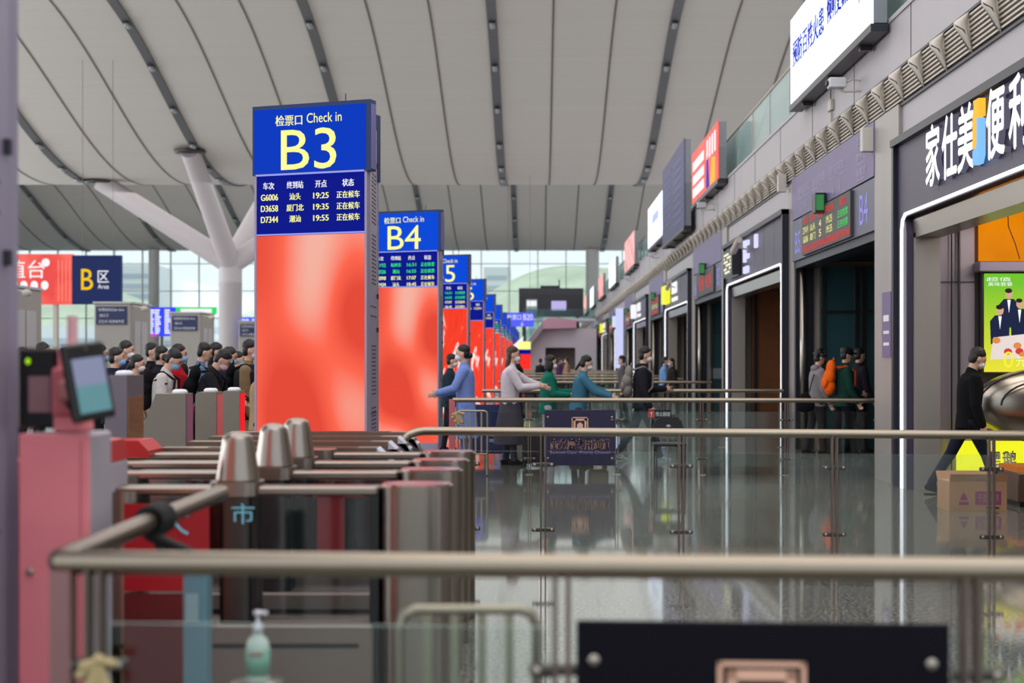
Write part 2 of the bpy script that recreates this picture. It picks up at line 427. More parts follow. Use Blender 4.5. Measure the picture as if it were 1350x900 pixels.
# band of curved air outlet fins
band = thing('air_outlet_band', 'long beige ventilation band of curved fins over slats above the shopfronts', 'vent band', (W, 0, 4.75))
mb = MB(); mb.box(-.03, .02, 4, 150, -.03, .0, framed); mb.box(-.03, .02, 4, 150, .45, .48, framed)
for i in range(8): mb.box(-.03, .01, 4, 150, .035+i*.053, .057+i*.053, finm)
mb.build('slats', band)
def fin_mb(y=0, m=None):
    m = m or MB(); N = 9; M = 5; vs = []; fs = []
    for side in (0, .022):
        for i in range(N):
            t = i/(N-1); z = .01+.435*t; wd = .01+.2*(t/.7 if t < .7 else 1-(t-.7)/.3*.92)
            for j in range(M):
                u = j/(M-1); vs.append((-.02-wd*u, y-.11*math.sin(PI*u*.75)*math.sin(PI*(.15+.7*t))+side+.10*t-.05, z))
    n = N*M
    for i in range(N-1):
        for j in range(M-1):
            a = i*M+j; fs.append((a, a+M, a+M+1, a+1)); fs.append((n+a, n+a+1, n+a+M+1, n+a+M))
    for i in range(N-1):
        for j in (0, M-1): a = i*M+j; fs.append((a, a+M, n+a+M, n+a))
    for j in range(M-1):
        for i in (0, N-1): a = i*M+j; fs.append((a, a+1, n+a+1, n+a))
    m.add(vs, fs, finm, True)
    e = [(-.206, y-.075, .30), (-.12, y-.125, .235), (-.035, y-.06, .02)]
    m.add(e, [(0, 1, 2)], finshade)
    return m.add([(p[0]-.003, p[1]+.03, p[2]) for p in e], [(0, 2, 1)], finshade)
finshade = mat('fin_mouth', (92, 84, 80), .8)  # dark slivers painted for the shaded hollow of each fin
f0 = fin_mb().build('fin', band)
yf = 12.1; ylist = []
while yf < 149: ylist.append(yf); yf += .92
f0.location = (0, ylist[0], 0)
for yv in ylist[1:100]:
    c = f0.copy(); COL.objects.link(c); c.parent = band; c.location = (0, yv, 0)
rest = MB()
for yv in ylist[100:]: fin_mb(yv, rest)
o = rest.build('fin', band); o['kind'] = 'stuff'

# glass balustrade of the upper floor
gb = thing('glass_balustrade', 'frosted greenish glass balustrade along the upper floor edge', 'balustrade', (W+.2, 0, 5.96))
bglass = bpy.data.materials.new('frosted_glass'); bglass.use_nodes = True; nt = bglass.node_tree; nt.nodes.clear()
_o = nt.nodes.new('ShaderNodeOutputMaterial'); _t = nt.nodes.new('ShaderNodeBsdfTransparent'); _d = nt.nodes.new('ShaderNodeBsdfPrincipled'); _m = nt.nodes.new('ShaderNodeMixShader')
_t.inputs[0].default_value = (.8, .92, .9, 1); _d.inputs['Base Color'].default_value = (*lin((150, 178, 178)), 1); _d.inputs['Roughness'].default_value = .12; _m.inputs[0].default_value = .55
nt.links.new(_t.outputs[0], _m.inputs[1]); nt.links.new(_d.outputs[0], _m.inputs[2]); nt.links.new(_m.outputs[0], _o.inputs[0])
y = 6.
while y < 149:
    MB().box(-.01, .01, y+.03, y+2.27, .03, 1.05, bglass).build('glass_panel', gb)
    y += 2.3
mb = MB(); mb.tube([(0, 6, 1.09), (0, 149, 1.09)], .03, railm, 8); y = 6.
while y < 150: mb.box(-.02, .03, y-.02, y+.02, 0, 1.08, steel); y += 2.3
mb.build('handrail', gb)

# ---- shopfronts
def lettering(mb, st, yc, zc_, wd, h, m, x, ext=0.):
    mb.text(st, (x, yc, zc_), (0, -1, 0), (0, 0, 1), wd, h, m, ext)
letter_e = mat('letter_face', (250, 250, 255), emit=1.2); letter_s = mat('letter_side', (150, 148, 175), .5, emit=.35)
shop_labels = ['dark purple shopfront frame with huge glowing white characters beside the orange shop interior',
  'dark shopfront with small lit white lettering and brown wood interior beyond the B4 door',
  'shopfront with yellow lit sign square, third along the wall', 'shopfront with two white lit sign squares beyond the yellow one',
  'small distant shopfront, fifth along the wall', 'small distant shopfront, sixth along the wall', 'tiny distant shopfront, seventh along the wall',
  'tiny distant shopfront, eighth along the wall', 'tiny distant shopfront, last along the wall before the far block']
si = 0
for a, c, t in mods:
    if t != 'shop': continue
    L = c-a
    s_ = thing('shopfront', shop_labels[min(si, 8)], 'shopfront', (W, a, 0))
    # frame outline
    mb = MB(); fw = .10
    mb.box(-.14, .05, L-.09, L, 0, 4.28, framed); mb.box(-.14, .05, 0, .09, 0, 4.28, framed); mb.box(-.16, .05, 0, L, 4.2, 4.29, framed)
    mb.build('outer_frame', s_)
    mb = MB(); mb.box(-.08, .05, .09, L-.09, 3.3, 4.2, fasciam)
    mb.prism([(L-.09, 3.3), (L-.36, 3.3), (L-.46, 3.22), (L-.5, 3.08), (L-.5, 0), (L-.09, 0)], 'x', -.08, .05, fasciam)
    mb.prism([(.09, 3.3), (.36, 3.3), (.46, 3.22), (.5, 3.08), (.5, 0), (.09, 0)], 'x', -.08, .05, fasciam)
    for yy in [q*1.22 for q in range(1, int(L/1.22))]: mb.box(-.082, -.07, yy-.004, yy+.004, 3.45, 4.2, framed)
    mb.build('fascia', s_)
    le = MB(); le.tube([(-.095, L-.33, 0), (-.095, L-.33, 3.15), (-.095, L-.38, 3.27), (-.095, L-.5, 3.33), (-.095, .5, 3.33), (-.095, .38, 3.27), (-.095, .33, 3.15), (-.095, .33, 0)], .022, white_e, 8)
    le.build('light_strip', s_)
    mb = MB(); mb.box(.0, .3, L-.6, L-.52, 0, 3.1, pierm); mb.box(.0, .3, .4, L-.5, 3.04, 3.26, steel); mb.box(.0, .3, .5, .6, 0, 3.1, pierm)
    mb.build('door_surround', s_)
    mb = MB()
    if si == 0:
        for ch, yc, zz in (('家', 15.78, 3.84), ('仕', 15.14, 3.84), ('美', 14.56, 3.84), ('便', 13.62, 3.84), ('利', 12.95, 3.84), ('店', 12.3, 3.84)):
            g = MB()
            for dy, dz in ((.016, 0), (-.016, 0), (0, .016), (0, -.016)): g.text(ch, (-.16, yc-a+dy, zz+dz), (0, -1, 0), (0, 0, 1), .54, .66, letter_e, 0)
            g.text(ch, (-.125, yc-a, zz), (0, -1, 0), (0, 0, 1), .54, .66, letter_s, .034)
            g.build('letter', s_)
        g = MB(); oy = mat('logo_orange', (255, 190, 60), emit=1.1); lb = mat('logo_blue', (130, 190, 255), emit=1.1)
        def band2(pts, wv): return pts
        g.prism([(14.28-a, 4.16), (14.10-a, 4.16), (14.10-a, 3.98), (14.17-a, 4.0), (14.19-a, 3.72), (14.30-a, 3.68), (14.30-a, 4.0), (14.26-a, 4.1)], 'x', -.17, -.1, oy)
        g.prism([(14.10-a, 3.96), (14.17-a, 3.98), (14.17-a, 3.72), (14.20-a, 3.68), (14.30-a, 3.66), (14.30-a, 3.52), (14.16-a, 3.52), (14.10-a, 3.6)], 'x', -.17, -.1, lb)
        g.build('logo', s_)
    elif si == 1:
        g = MB().box(-.28, -.09, L-2.6, L-1.0, 3.45, 4.05, blackm); dotm = mat('sign_cream', (255, 244, 214), emit=1.1)
        for r_ in range(6):
            for c_ in range(7):
                if (r_*5+c_*3) % 7 not in (0, 4): g.box(-.286, -.281, L-2.4+c_*.17, L-2.4+c_*.17+.12, 3.52+r_*.08, 3.57+r_*.08, dotm)
        g.build('sign_box', s_)
        for ya, yb, za, zb in ((3.35, 3.5, 3.66, 4.12), (3.6, 3.95, 4.0, 4.1), (3.6, 3.95, 3.72, 3.82), (4.9, 5.1, 3.85, 4.12), (3.35, 3.9, 3.42, 3.56)): MB().box(-.15, -.09, L-yb, L-ya, za, zb, mat('letter_blue_white', (214, 216, 255), emit=1.1)).build('letter', s_)
    else:
        cc = [mat('sign_yellow', (236, 236, 70), emit=1.1), whit_e, mat('sign_pale', (210, 224, 255), emit=1.0)][(si-2) % 3]
        g = MB().box(-.28, -.09, L-2.2, L-.9, 3.5, 4.1, cc); g.build('sign_box', s_)
        g = MB().box(-.14, -.09, L-4.6, L-3.2, 3.75, 4.1, whit_e).box(-.14, -.09, L-4.8, L-3.2, 3.5, 3.62, whit_e); g.build('lettering', s_)
    si += 1

# interiors of the shops further along: timber lined
for i, (a, c, t) in enumerate(mods):
    if t == 'shop' and a > 20:
        m_ = {2: brown, 4: beige, 6: pink}.get(i, brown if i % 4 else beige)
        mb = MB(); mb.box(5.05, 8.8, c-.25, c-.12, 0, 3.2, m_)
        for q in range(5): mb.box(5.1+q*.7, 5.16+q*.7, c-.34, c-.25, 0, 3.2, framed)
        mb.box(4.95, 8.8, a+.6, c-.12, 3.26, 3.34, beige)
        mb.box(5.9, 6.8, c-.6, c-.35, .4, 2.2, darksteel); mb.box(5.9, 6.8, c-1.2, c-.35, 0, .9, brown)
        tag(mb.build('display_cabinet'), ['','timber display cabinet inside the shop beyond the B4 door','','','pink display wall inside the yellow-signed shop'][i] if i in (1, 4) else 'display wall inside distant shop %s along the wall' % ['one', 'two', 'three', 'four', 'five', 'six', 'seven', 'eight', 'nine', 'ten'][i//2], 'cabinet')

# ---- boarding doors
di = 0
dl = ['boarding gate board with B4 and a red, yellow and green departures display', 'grey boarding gate board with red digits, second along the wall',
      'boarding gate board with yellow digits, third along the wall', 'boarding gate board, fourth along the wall', 'distant boarding gate board, fifth along the wall',
      'distant boarding gate board, sixth along the wall', 'distant boarding gate board, seventh along the wall', 'distant boarding gate board, eighth along the wall', 'distant boarding gate board, ninth and last along the wall']
for a, c, t in mods:
    if t != 'door': continue
    L = c-a
    s_ = thing('gate_board', dl[min(di, 8)], 'gate board', (W, a, 0))
    mb = MB().box(-.06, -.002, 0, L, 4.02, 4.75, signp)
    if di == 0:
        cr = mat('sign_text', (176, 166, 202), .5)
        for k, yq in enumerate((5.0, 3.7, 2.35)):
            lettering(mb, '商务座候车', yq, 4.45-.0*k, 1.0, .16, cr, -.065); lettering(mb, 'Business Waiting', yq, 4.33, 1.0, .06, cr, -.065)
            for e in (-.25, .25): lettering(mb, '↓', yq+e, 4.17, .1, .2, cr, -.065)
        for k in range(3): lettering(mb, ['卫生间', '饮水处', '母婴室'][k], .75, 4.62-k*.22, .6, .11, cr, -.065); lettering(mb, 'Toilet Water Baby'.split()[k], .75, 4.52-k*.22, .5, .05, cr, -.065)
    mb.build('upper_panel', s_)
    mb = MB().box(-.05, -.002, 0, L, 3.3, 4.0, signg)
    lettering(mb, 'B4' if di == 0 else 'B%d' % (4+di), .62, 3.65, .5, .42, mat('sign_lilac', (170, 165, 250), emit=.8), -.055)
    lettering(mb, 'B5' if di == 0 else 'B%d' % (5+di), L-.55, 3.6, .45, .36, mat('sign_lilac', (170, 165, 250)), -.055)
    mb.build('lower_panel', s_)
    mb = MB().box(-.10, -.051, 1.25, L-1.2, 3.32, 3.98, ledbk)
    if di == 0:
        cols = [4.6, 4.0, 3.4, 2.7, 1.75]; hd = ['车次', '终点', '站台', '开车时间', '状态']
        for yq, h_ in zip(cols, hd): lettering(mb, h_, yq, 3.88, .42 if len(h_) < 3 else .62, .12, red_e, -.105)
        for r_, row in enumerate((['D7419', '汕头', '4', '19:25', '正在检票'], ['G6006', '厦门', '5', '19:35', '正在检票'])):
            for k, (yq, h_) in enumerate(zip(cols, row)):
                lettering(mb, h_, yq, 3.72-r_*.15, .16 if len(h_) < 2 else .44 if k < 4 else .7, .11, grn_e if k == 4 else yel_e, -.105)
        lettering(mb, '检票口开车前五分钟停止检票请注意列车时间', L/2, 3.41, L-2.6, .12, red_e, -.105)
    elif di == 1:
        for yq in (3.9, 2.3): lettering(mb, '停止检票', yq, 3.65, 1.1, .36, red_e, -.105)
    else:
        lettering(mb, '正在检票', L/2, 3.84, 2.4, .2, red_e, -.105); lettering(mb, 'D7419  19:35', L/2, 3.62, 2.4, .16, yel_e, -.105); lettering(mb, '请注意列车时间', L/2, 3.41, 2.6, .16, red_e, -.105)
    mb.build('led_display', s_)
    # small hanging exit box sign
    e = MB().box(-.24, -.07, L*.5, L*.5+.3, 3.86, 4.16, blackm).box(-.23, -.11, L*.5-.004, L*.5, 3.89, 4.13, mat('exit_green', (70, 150, 90), emit=.7))
    tag(e.build('exit_sign', None, (W, a, 0)), 'small green lit exit box fixed in front of the %s boarding gate board' % ['B4', 'second', 'third', 'fourth', 'fifth', 'sixth', 'seventh', 'eighth', 'ninth'][di], 'exit sign')
    # door leaves
    n = di+1
    dr = bpy.data.objects.new('door_%d' % n, None); COL.objects.link(dr); dr.location = (W, a, 0); dr['kind'] = 'structure'
    mb = MB()
    for yq in (.12, .42, L-.1): mb.lathe([(.055, 0), (.055, 3.3)], (.12, yq, 0), steel, 14)
    mb.box(.0, .32, 0, L, 3.18, 3.3, framed); mb.box(.0, .32, 0, .06, 0, 3.2, framed); mb.box(.0, .32, L-.06, L, 0, 3.2, framed)
    mb.build('door_frame', dr)
    dt = mat('door_teal', (48, 84, 92), .18, .2, .1, 1)
    mb = MB(); mb.box(.4, 4.2, L-.22, L-.14, 0, 3.2, dt)
    for xq in (.42, 1.0, 1.12, 1.6, 2.4): mb.box(xq, xq+.05, L-.28, L-.2, 0, 3.2, darksteel)
    mb.box(.4, 4.2, L-.27, L-.22, 2.4, 2.44, darksteel)
    mb.build('vestibule_glass', dr)
    MB().box(.4, 1.1, L-.26, L-.23, 1.05, 1.35, mat('door_sticker', (116, 132, 140), .5)).build('sticker', dr)
    MB().box(.06, 4.2, .0, L, 3.3, 3.36, framed).build('vestibule_lid', dr)
    di += 1

# shop 1 interior (metal jamb panels, poster, counter)
ip = mat('shop_panel', (168, 158, 170), .3, .3, .06, 2)
mb = MB(); mb.box(4.9, 5.38, 17.52, 17.66, 0, 3.4, ip); mb.box(4.62, 4.88, 17.50, 17.66, 0, 3.4, ip)
mb.box(5.38, 8.9, 17.56, 17.66, 0, 3.6, mat('shop_dark', (96, 90, 92), .4))
mb.box(4.88, 4.90, 17.50, 17.66, 0, 3.4, blackm)
for z in (1.62+.9,): mb.box(4.62, 5.38, 17.495, 17.5, z, z+.01, blackm)
mb.box(4.5, 8.9, 8.5, 17.6, 3.55, 3.62, ip)
struct(mb.build('trim_60'))
tag(MB().tube([(5.17, 17.46, 0), (5.17, 17.46, 3.3)], .018, darksteel, 8).tube([(5.08, 17.46, 0), (5.08, 17.46, 3.3)], .01, blackm, 8).build('service_pipe'), 'thin dark vertical pipe running down the metal jamb inside the big shop', 'pipe')
tag(MB().box(5.42, 7.6, 17.42, 17.5, 2.78, 3.5, orangem).tube([(5.75, 17.41, 3.5), (5.76, 17.41, 3.2), (5.84, 17.41, 3.0), (5.9, 17.41, 2.8)], .006, blackm, 6).build('orange_panel'), 'glowing orange panel above the green poster in the big shop', 'wall panel')
tag(MB().bbox(5.36, 7.6, 17.25, 17.5, 2.64, 2.76, mat('ledge_lilac', (150, 138, 158), .35, .4)).build('ledge'), 'lilac grey metal ledge between the orange panel and the green poster', 'ledge')
# poster
pm = bpy.data.materials.new('poster_green'); pm.use_nodes = True; nt = pm.node_tree; b = nt.nodes['Principled BSDF']
tc = nt.nodes.new('ShaderNodeTexCoord'); sp = nt.nodes.new('ShaderNodeSeparateXYZ'); rr = nt.nodes.new('ShaderNodeValToRGB')
nt.links.new(tc.outputs['Generated'], sp.inputs[0]); nt.links.new(sp.outputs['Z'], rr.inputs[0])
rr.color_ramp.elements[0].color = (*lin((246, 236, 60)), 1); rr.color_ramp.elements[1].color = (*lin((120, 205, 50)), 1); rr.color_ramp.elements[1].position = .9
nt.links.new(rr.outputs[0], b.inputs['Emission Color']); b.inputs['Emission Strength'].default_value = .92; b.inputs['Base Color'].default_value = (.004, .004, .004, 1); b.inputs['Specular IOR Level'].default_value = .05
po = thing('poster_lightbox', 'bright green and yellow poster lightbox with suited figures and food', 'poster', (5.42, 17.42, 1.42))
MB().bbox(0, 1.5, -.05, .08, -.03, 1.23, darksteel).build('frame', po)
MB().box(.03, 1.47, -.056, -.05, 0, 1.2, pm).build('panel', po)
mb = MB(); suit = mat('print_suit', (34, 44, 78), emit=.8); face = mat('print_face', (226, 176, 150), emit=.9)
def disc(mb, x, z, rx, rz, m, y): mb.add([(x+rx*math.cos(t*PI/8), y, z+rz*math.sin(t*PI/8)) for t in range(16)], [tuple(range(16))], m)
for i, (x, z, s) in enumerate(((.22, .72, 1.), (.33, .92, 1.), (.46, .8, .9), (.68, .78, 1.1), (.95, .8, 1.1), (1.2, .78, 1.))):
    mb.prism([(x-.11*s, z-.38), (x-.12*s, z-.1), (x-.06*s, z-.03), (x+.06*s, z-.03), (x+.12*s, z-.1), (x+.11*s, z-.38)], 'y', -.0575-.0012*(5-i), -.0565, suit)
    yy = -.0595-.0012*(5-i); disc(mb, x, z+.03, .045*s, .06*s, face, yy); disc(mb, x-.005, z+.07, .045*s, .03*s, blackm, yy-.0004)
    mb.prism([(x-.02, z-.04), (x+.02, z-.04), (x, z-.2)], 'y', yy-.001, yy+.001, whit_e)
mb.prism([(.1, .15), (.14, .42), (1.35, .55), (1.4, .2)], 'y', -.068, -.066, mat('print_tray', (245, 230, 225), emit=.9))
rd = random.Random(3)
for i in range(26):
    x = rd.uniform(.16, 1.3); disc(mb, x, rd.uniform(.2, .42), .05, .04, mat('print_food_%d' % (i % 3), [(236, 150, 80), (222, 70, 60), (250, 200, 110)][i % 3], emit=.9), -.0685-.0002*i)
mb.text('进店', (.75, -.076, .27), XD, ZD, .26, .1, yel_e); mb.text('0', (.32, -.076, .15), XD, ZD, .12, .2, mat('print_yellow', (255, 240, 60), emit=1), .002); mb.text('元看', (.55, -.076, .13), XD, ZD, .28, .13, yel_e)
mb.text('超值', (.2, -.076, 1.13), XD, ZD, .3, .05, whit_e); mb.text('美味套餐', (.22, -.076, 1.07), XD, ZD, .3, .05, whit_e)
mb.build('print', po)
# steel dome machine, yellow lightbox, counter
tm = thing('steel_dome_machine', 'rounded stainless steel machine under the green poster', 'machine', (6.12, 17.08, 1.03))
MB().ell((0, 0, 0), ((.92, 0, 0), (0, .3, 0), (0, 0, .44)), steel, 28, 18).box(-.1, .9, -.04, .3, -1.03, -.3, darksteel).build('body', tm)
mb = MB()
for rr_ in (.62, .86): mb.tube([(-rr_*math.cos(t*PI/16)*1.05, -.30+.2*(rr_-.6), .5*rr_*math.sin(t*PI/16)) for t in range(17)], .012, blackm, 8)
mb.build('rim', tm)
disc_ = MB(); disc_.ell((-.05, -.27, .2), ((.17, 0, 0), (0, .04, 0), (0, 0, .12)), mat('badge_yellow', (232, 226, 90), .5)); disc_.build('badge', tm)
tm2 = thing('notice_board', 'white and yellow notice board standing by the steel dome', 'notice', (6.0, 16.45, 1.2))
MB().box(0, .5, 0, .03, 0, .37, whitep).box(-.01, .5, -.01, 0, .12, .27, mat('notice_yellow', (226, 196, 50), .5)).box(.22, .26, 0, .03, -1.2, 0, darksteel).box(.1, .4, -.013, -.01, .17, .2, blackm).box(.06, .36, -.003, 0, .05, .08, navyb).build('panel', tm2)
ylb = thing('yellow_lightbox', 'low yellow lightbox with black and white characters behind the man in black', 'sign', (5.1, 17.2, .05))
ye = mat('lightbox_yellow', (240, 240, 40), emit=1.05)
MB().box(-.02, .84, 0, .2, -.05, 0, blackm).bbox(0, .8, -.02, .15, 0, .53, ye).build('panel', ylb)
g = MB()
g.text('黑鹅', (.5, -.04, .30), XD, ZD, .34, .24, blackm, .01).text('黑鹅', (.5, -.055, .30), XD, ZD, .31, .21, maskw, .004).text('卤味', (.5, -.04, .09), XD, ZD, .26, .1, blackm, .006)
g.build('lettering', ylb)
ct = thing('food_counter', 'dark brown food counter box at the shop entrance beside the carton', 'counter', (5.1, 15.1, 0))
MB().bbox(0, 1.2, 0, .7, .05, .36, mat('counter_brown', (88, 66, 54), .4)).prism([(.22, .16), (.26, .24), (.28, .16), (.34, .25), (.31, .18)], 'y', -.004, 0, maskw).build('body', ct)
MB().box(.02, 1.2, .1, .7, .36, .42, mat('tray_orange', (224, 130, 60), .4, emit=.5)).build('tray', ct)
MB().box(.03, 1.15, .03, .65, 0, .05, blackm).build('plinth', ct)
tag(MB().box(4.67, 4.74, 17.485, 17.5, 1.34, 1.47, mat('sticker_blue', (150, 180, 230), emit=.5)).box(4.69, 4.715, 17.48, 17.485, 1.37, 1.44, maskw).build('sticker'), 'small pale blue notice sticker on the shop jamb', 'sticker')
# carton
cb = thing('cardboard_carton', 'open brown cardboard carton with purple print standing at the shop entrance', 'carton', (4.57, 14.76, 0), .02)
MB().box(-.30, .30, 0, .42, 0, .3, cardb).build('body', cb)
for i, (pts) in enumerate((((-.30, 0), (.30, 0), 'f'), ((-.30, .42), (.30, .42), 'b'))):
    yb = 0 if i == 0 else .42; tl = -.035 if i == 0 else .05
    MB().add([(-.30, yb, .3), (.30, yb, .3), (.30, yb+tl, .38), (-.30, yb+tl, .38), (-.30, yb+.006, .3), (.30, yb+.006, .3), (.30, yb+tl+.006, .38), (-.30, yb+tl+.006, .38)],
             [(0, 1, 2, 3), (7, 6, 5, 4), (0, 4, 5, 1), (3, 2, 6, 7), (0, 3, 7, 4), (1, 5, 6, 2)], cardb).build('flap', cb)
MB().box(-.03, .24, -.003, 0, .06, .2, cardp).text('千层酥饼', (.105, -.005, .13), XD, ZD, .22, .09, cardb).text('小心轻放', (.05, -.012, .33), XD, ZD, .2, .04, cardp).box(-.2, -.1, -.003, 0, .06, .09, cardp).prism([(-.19, .11), (-.11, .11), (-.13, .16), (-.15, .19), (-.17, .16)], 'y', -.003, 0, cardp).box(.08, .22, -.004, 0, .022, .036, blackm).build('print', cb)
# stickers on the pier
mb = MB(); zz = WZ(385, 17.95)
mb.box(W-.075, W-.055, 18.0, 18.45, 1.55+5/104, 1.55+92/104, signp).box(W-.08, W-.075, 18.08, 18.36, 2.06, 2.14, maskw)
for z in (1.75, 1.9): mb.box(W-.08, W-.075, 18.08, 18.36, z, z+.04, maskw)
tag(mb.build('pier_poster'), 'purple notice fixed on the grey pier between the B4 door and the big shop', 'notice')

# ---- billboards on the parapet
def mat_screen(name, a, b_, scale=2., st=(1, 1, 1)):
    m = bpy.data.materials.new(name); m.use_nodes = True; nt = m.node_tree; b = nt.nodes['Principled BSDF']; b.inputs['Base Color'].default_value = (.02, .02, .02, 1)
    tc = nt.nodes.new('ShaderNodeTexCoord'); mp = nt.nodes.new('ShaderNodeMapping'); mp.inputs['Scale'].default_value = st; n = nt.nodes.new('ShaderNodeTexNoise'); n.inputs['Scale'].default_value = scale
    nt.links.new(tc.outputs['Object'], mp.inputs[0]); nt.links.new(mp.outputs[0], n.inputs['Vector']); r = nt.nodes.new('ShaderNodeValToRGB')
    r.color_ramp.elements[0].position = .4; r.color_ramp.elements[1].position = .62; r.color_ramp.elements[0].color = (*lin(a), 1); r.color_ramp.elements[1].color = (*lin(b_), 1)
    nt.links.new(n.outputs['Fac'], r.inputs[0]); nt.links.new(r.outputs[0], b.inputs['Emission Color']); b.inputs['Emission Strength'].default_value = 1.0; MATS[name] = m; return m
scr_w = mat_screen('billboard_white', (215, 228, 255), (250, 252, 255), 1.5); scr_w.node_tree.nodes['Principled BSDF'].inputs['Emission Strength'].default_value = 1.5
scr_r = mat_screen('billboard_red', (240, 48, 36), (250, 80, 60), 2)
scr_p = mat_screen('billboard_pink', (250, 200, 200), (240, 120, 110), 2)
BX = 4.3
def billboard(y0, y1, z0, z1, m, label, x=BX, deco=None):
    t = thing('billboard', label, 'billboard', (x, y0, z0))
    L, H = y1-y0, z1-z0
    MB().box(.02, .2, .02, L-.02, .02, H-.02, mat('cabinet_grey', (128, 132, 140), .5)).box(-.02, .2, -.02, L+.02, -.1, 0, framed).build('cabinet', t)
    g = MB().box(0, .02, 0, L, 0, H, m)
    if deco: deco(g, L, H)
    g.build('screen', t)
    for q in (.15, .5, .85): MB().box(.04, W-x-.03, L*q-.05, L*q+.05, -.16, -.08, darksteel).build('bracket', t)
blue_i = mat('print_blue', (20, 50, 200), emit=.9); pur_i = mat('print_purple', (130, 80, 200), emit=.9)
def d1(g, L, H):
    for q in (-.02, 0, .02): lettering(g, '预防百姓火患', L*.74+q, H*.56, L*.44, .42, blue_i, -.004); lettering(g, '倾听更新篇', L*.34+q, H*.60, L*.28, .44, blue_i, -.004)
    for q, z in ((.12, .5), (.09, .7)): g.prism([(L*q, H*z-.3), (L*q+.12, H*z-.1), (L*q+.05, H*z+.3), (L*q-.05, H*z)], 'x', -.006, -.002, pur_i)
def d2(g, L, H):
    for z in (.72, .45, .2): g.box(-.006, -.001, L*.5, L*.95, H*(z-.09), H*(z+.09), whit_e)
    for q in range(4): g.box(-.006, -.001, L*(.08+.09*q), L*(.13+.09*q), H*.55, H*.9, whit_e)
    g.prism([(L*.42, .05), (L*.30, .05), (L*.35, H*.6), (L*.40, H*.6)], 'x', -.006, -.001, blue_i); g.prism([(L*.28, .05), (L*.1, .05), (L*.1, H*.45), (L*.22, H*.5)], 'x', -.006, -.001, mat('print_gold', (255, 190, 60), emit=1))
def d3(g, L, H):
    c = mat('print_dim', (70, 70, 130), .5)
    for i in range(8):
        g.box(-.006, -.001, L*.55, L*.9, H*(.2+.09*i), H*(.2+.09*i)+.06, c)
        g.box(-.006, -.001, L*.1, L*.45, H*(.1+.1*i), H*(.1+.1*i)+.1, c)
def d4(g, L, H): g.box(-.006, -.001, L*.3, L*.7, H*.5, H*.7, mat('print_pale', (190, 205, 250), emit=1))
billboard(18.3, 24.2, 5.89, 7.34, scr_w, 'large white lit billboard with blue characters above the B4 door', deco=d1)
billboard(33.9, 39.7, 5.89, 7.29, scr_r, 'red lit billboard with white rows of characters on the parapet', deco=d2)
billboard(40.8, 47.9, 5.42, 7.95, mat('board_navy', (48, 48, 98), .5), 'tall unlit dark navy board next to the red billboard', x=4.2, deco=d3)
billboard(48.6, 55.5, 5.89, 7.46, scr_w, 'white lit billboard just beyond the tall navy board', deco=d4)
billboard(63.5, 70.5, 5.89, 7.4, scr_p, 'pink and white lit billboard beyond the second white one')
billboard(79.0, 86, 5.89, 7.4, scr_w, 'small distant white lit billboard, third white one along the parapet')
billboard(94, 101, 5.89, 7.4, scr_p, 'small distant pink lit billboard, second pink one along the parapet')
billboard(110, 117, 5.89, 7.4, scr_w, 'tiny far white lit billboard near the end of the parapet')
billboard(126, 133, 5.89, 7.4, scr_p, 'tiny far pink lit billboard, last on the parapet')
# cameras and boxes under the billboards
def seccam(y, z, label):
    t = thing('security_camera', label, 'camera', (W, y, z))
    MB().tube([(0, 0, 0), (-.22, .05, 0), (-.30, .07, .05)], .018, finm, 8).tube([(0, 0, .14), (-.1, .03, .17), (-.25, .06, .1)], .01, finm, 6).build('bracket', t)
    b = MB().bbox(-.44, -.2, -.02, .16, .05, .19, mat('camera_white', (206, 206, 212), .4)); b.build('body', t)
    MB().ell((-.46, .07, .12), ((.02, 0, 0), (0, .05, 0), (0, 0, .05)), blackm).build('lens', t)
seccam(20.0, 5.35, 'white security camera on a bracket under the large white billboard')
seccam(36.6, 5.45, 'security camera under the red billboard'); seccam(53, 5.4, 'security camera under the second white billboard')
seccam(68, 5.4, 'small distant security camera under the pink billboard')
jb = thing('junction_box', 'small grey junction box with cable below the large white billboard', 'junction box', (W, 21.9, 5.35))
MB().bbox(-.06, 0, -.12, .12, .05, .22, finm).build('box', jb); MB().tube([(-.03, 0, .22), (-.03, 0, .5)], .01, darksteel, 6).box(-.04, 0, -.03, .03, -.3, .02, finm).build('cable', jb)
for i, (y, z) in enumerate(((19.05, 4.35), (25.7, 4.6))):
    tag(MB().bbox(-.16, 0, -.06, .06, 0, .32, mat('speaker_white', (200, 194, 188), .5)).build('wall_speaker', None, (W-.05, y, z)), ['white wall speaker beside the B4 gate board', 'white wall speaker beside the second shopfront'][i], 'speaker')
for i, (y, z) in enumerate(((30.5, 3.9), (46, 3.9))):
    t = thing('lens_camera', ['long white tube camera sticking out over the second shopfront', 'tube camera sticking out over the yellow-signed shopfront'][i], 'camera', (W-.1, y, z))
    MB().tube([(-.25, 0, .0), (-.25, -.9, .18)], .07, finm, 12).build('body', t); MB().tube([(0, -.5, .0), (-.25, -.5, .06)], .02, finm, 6).build('bracket', t)
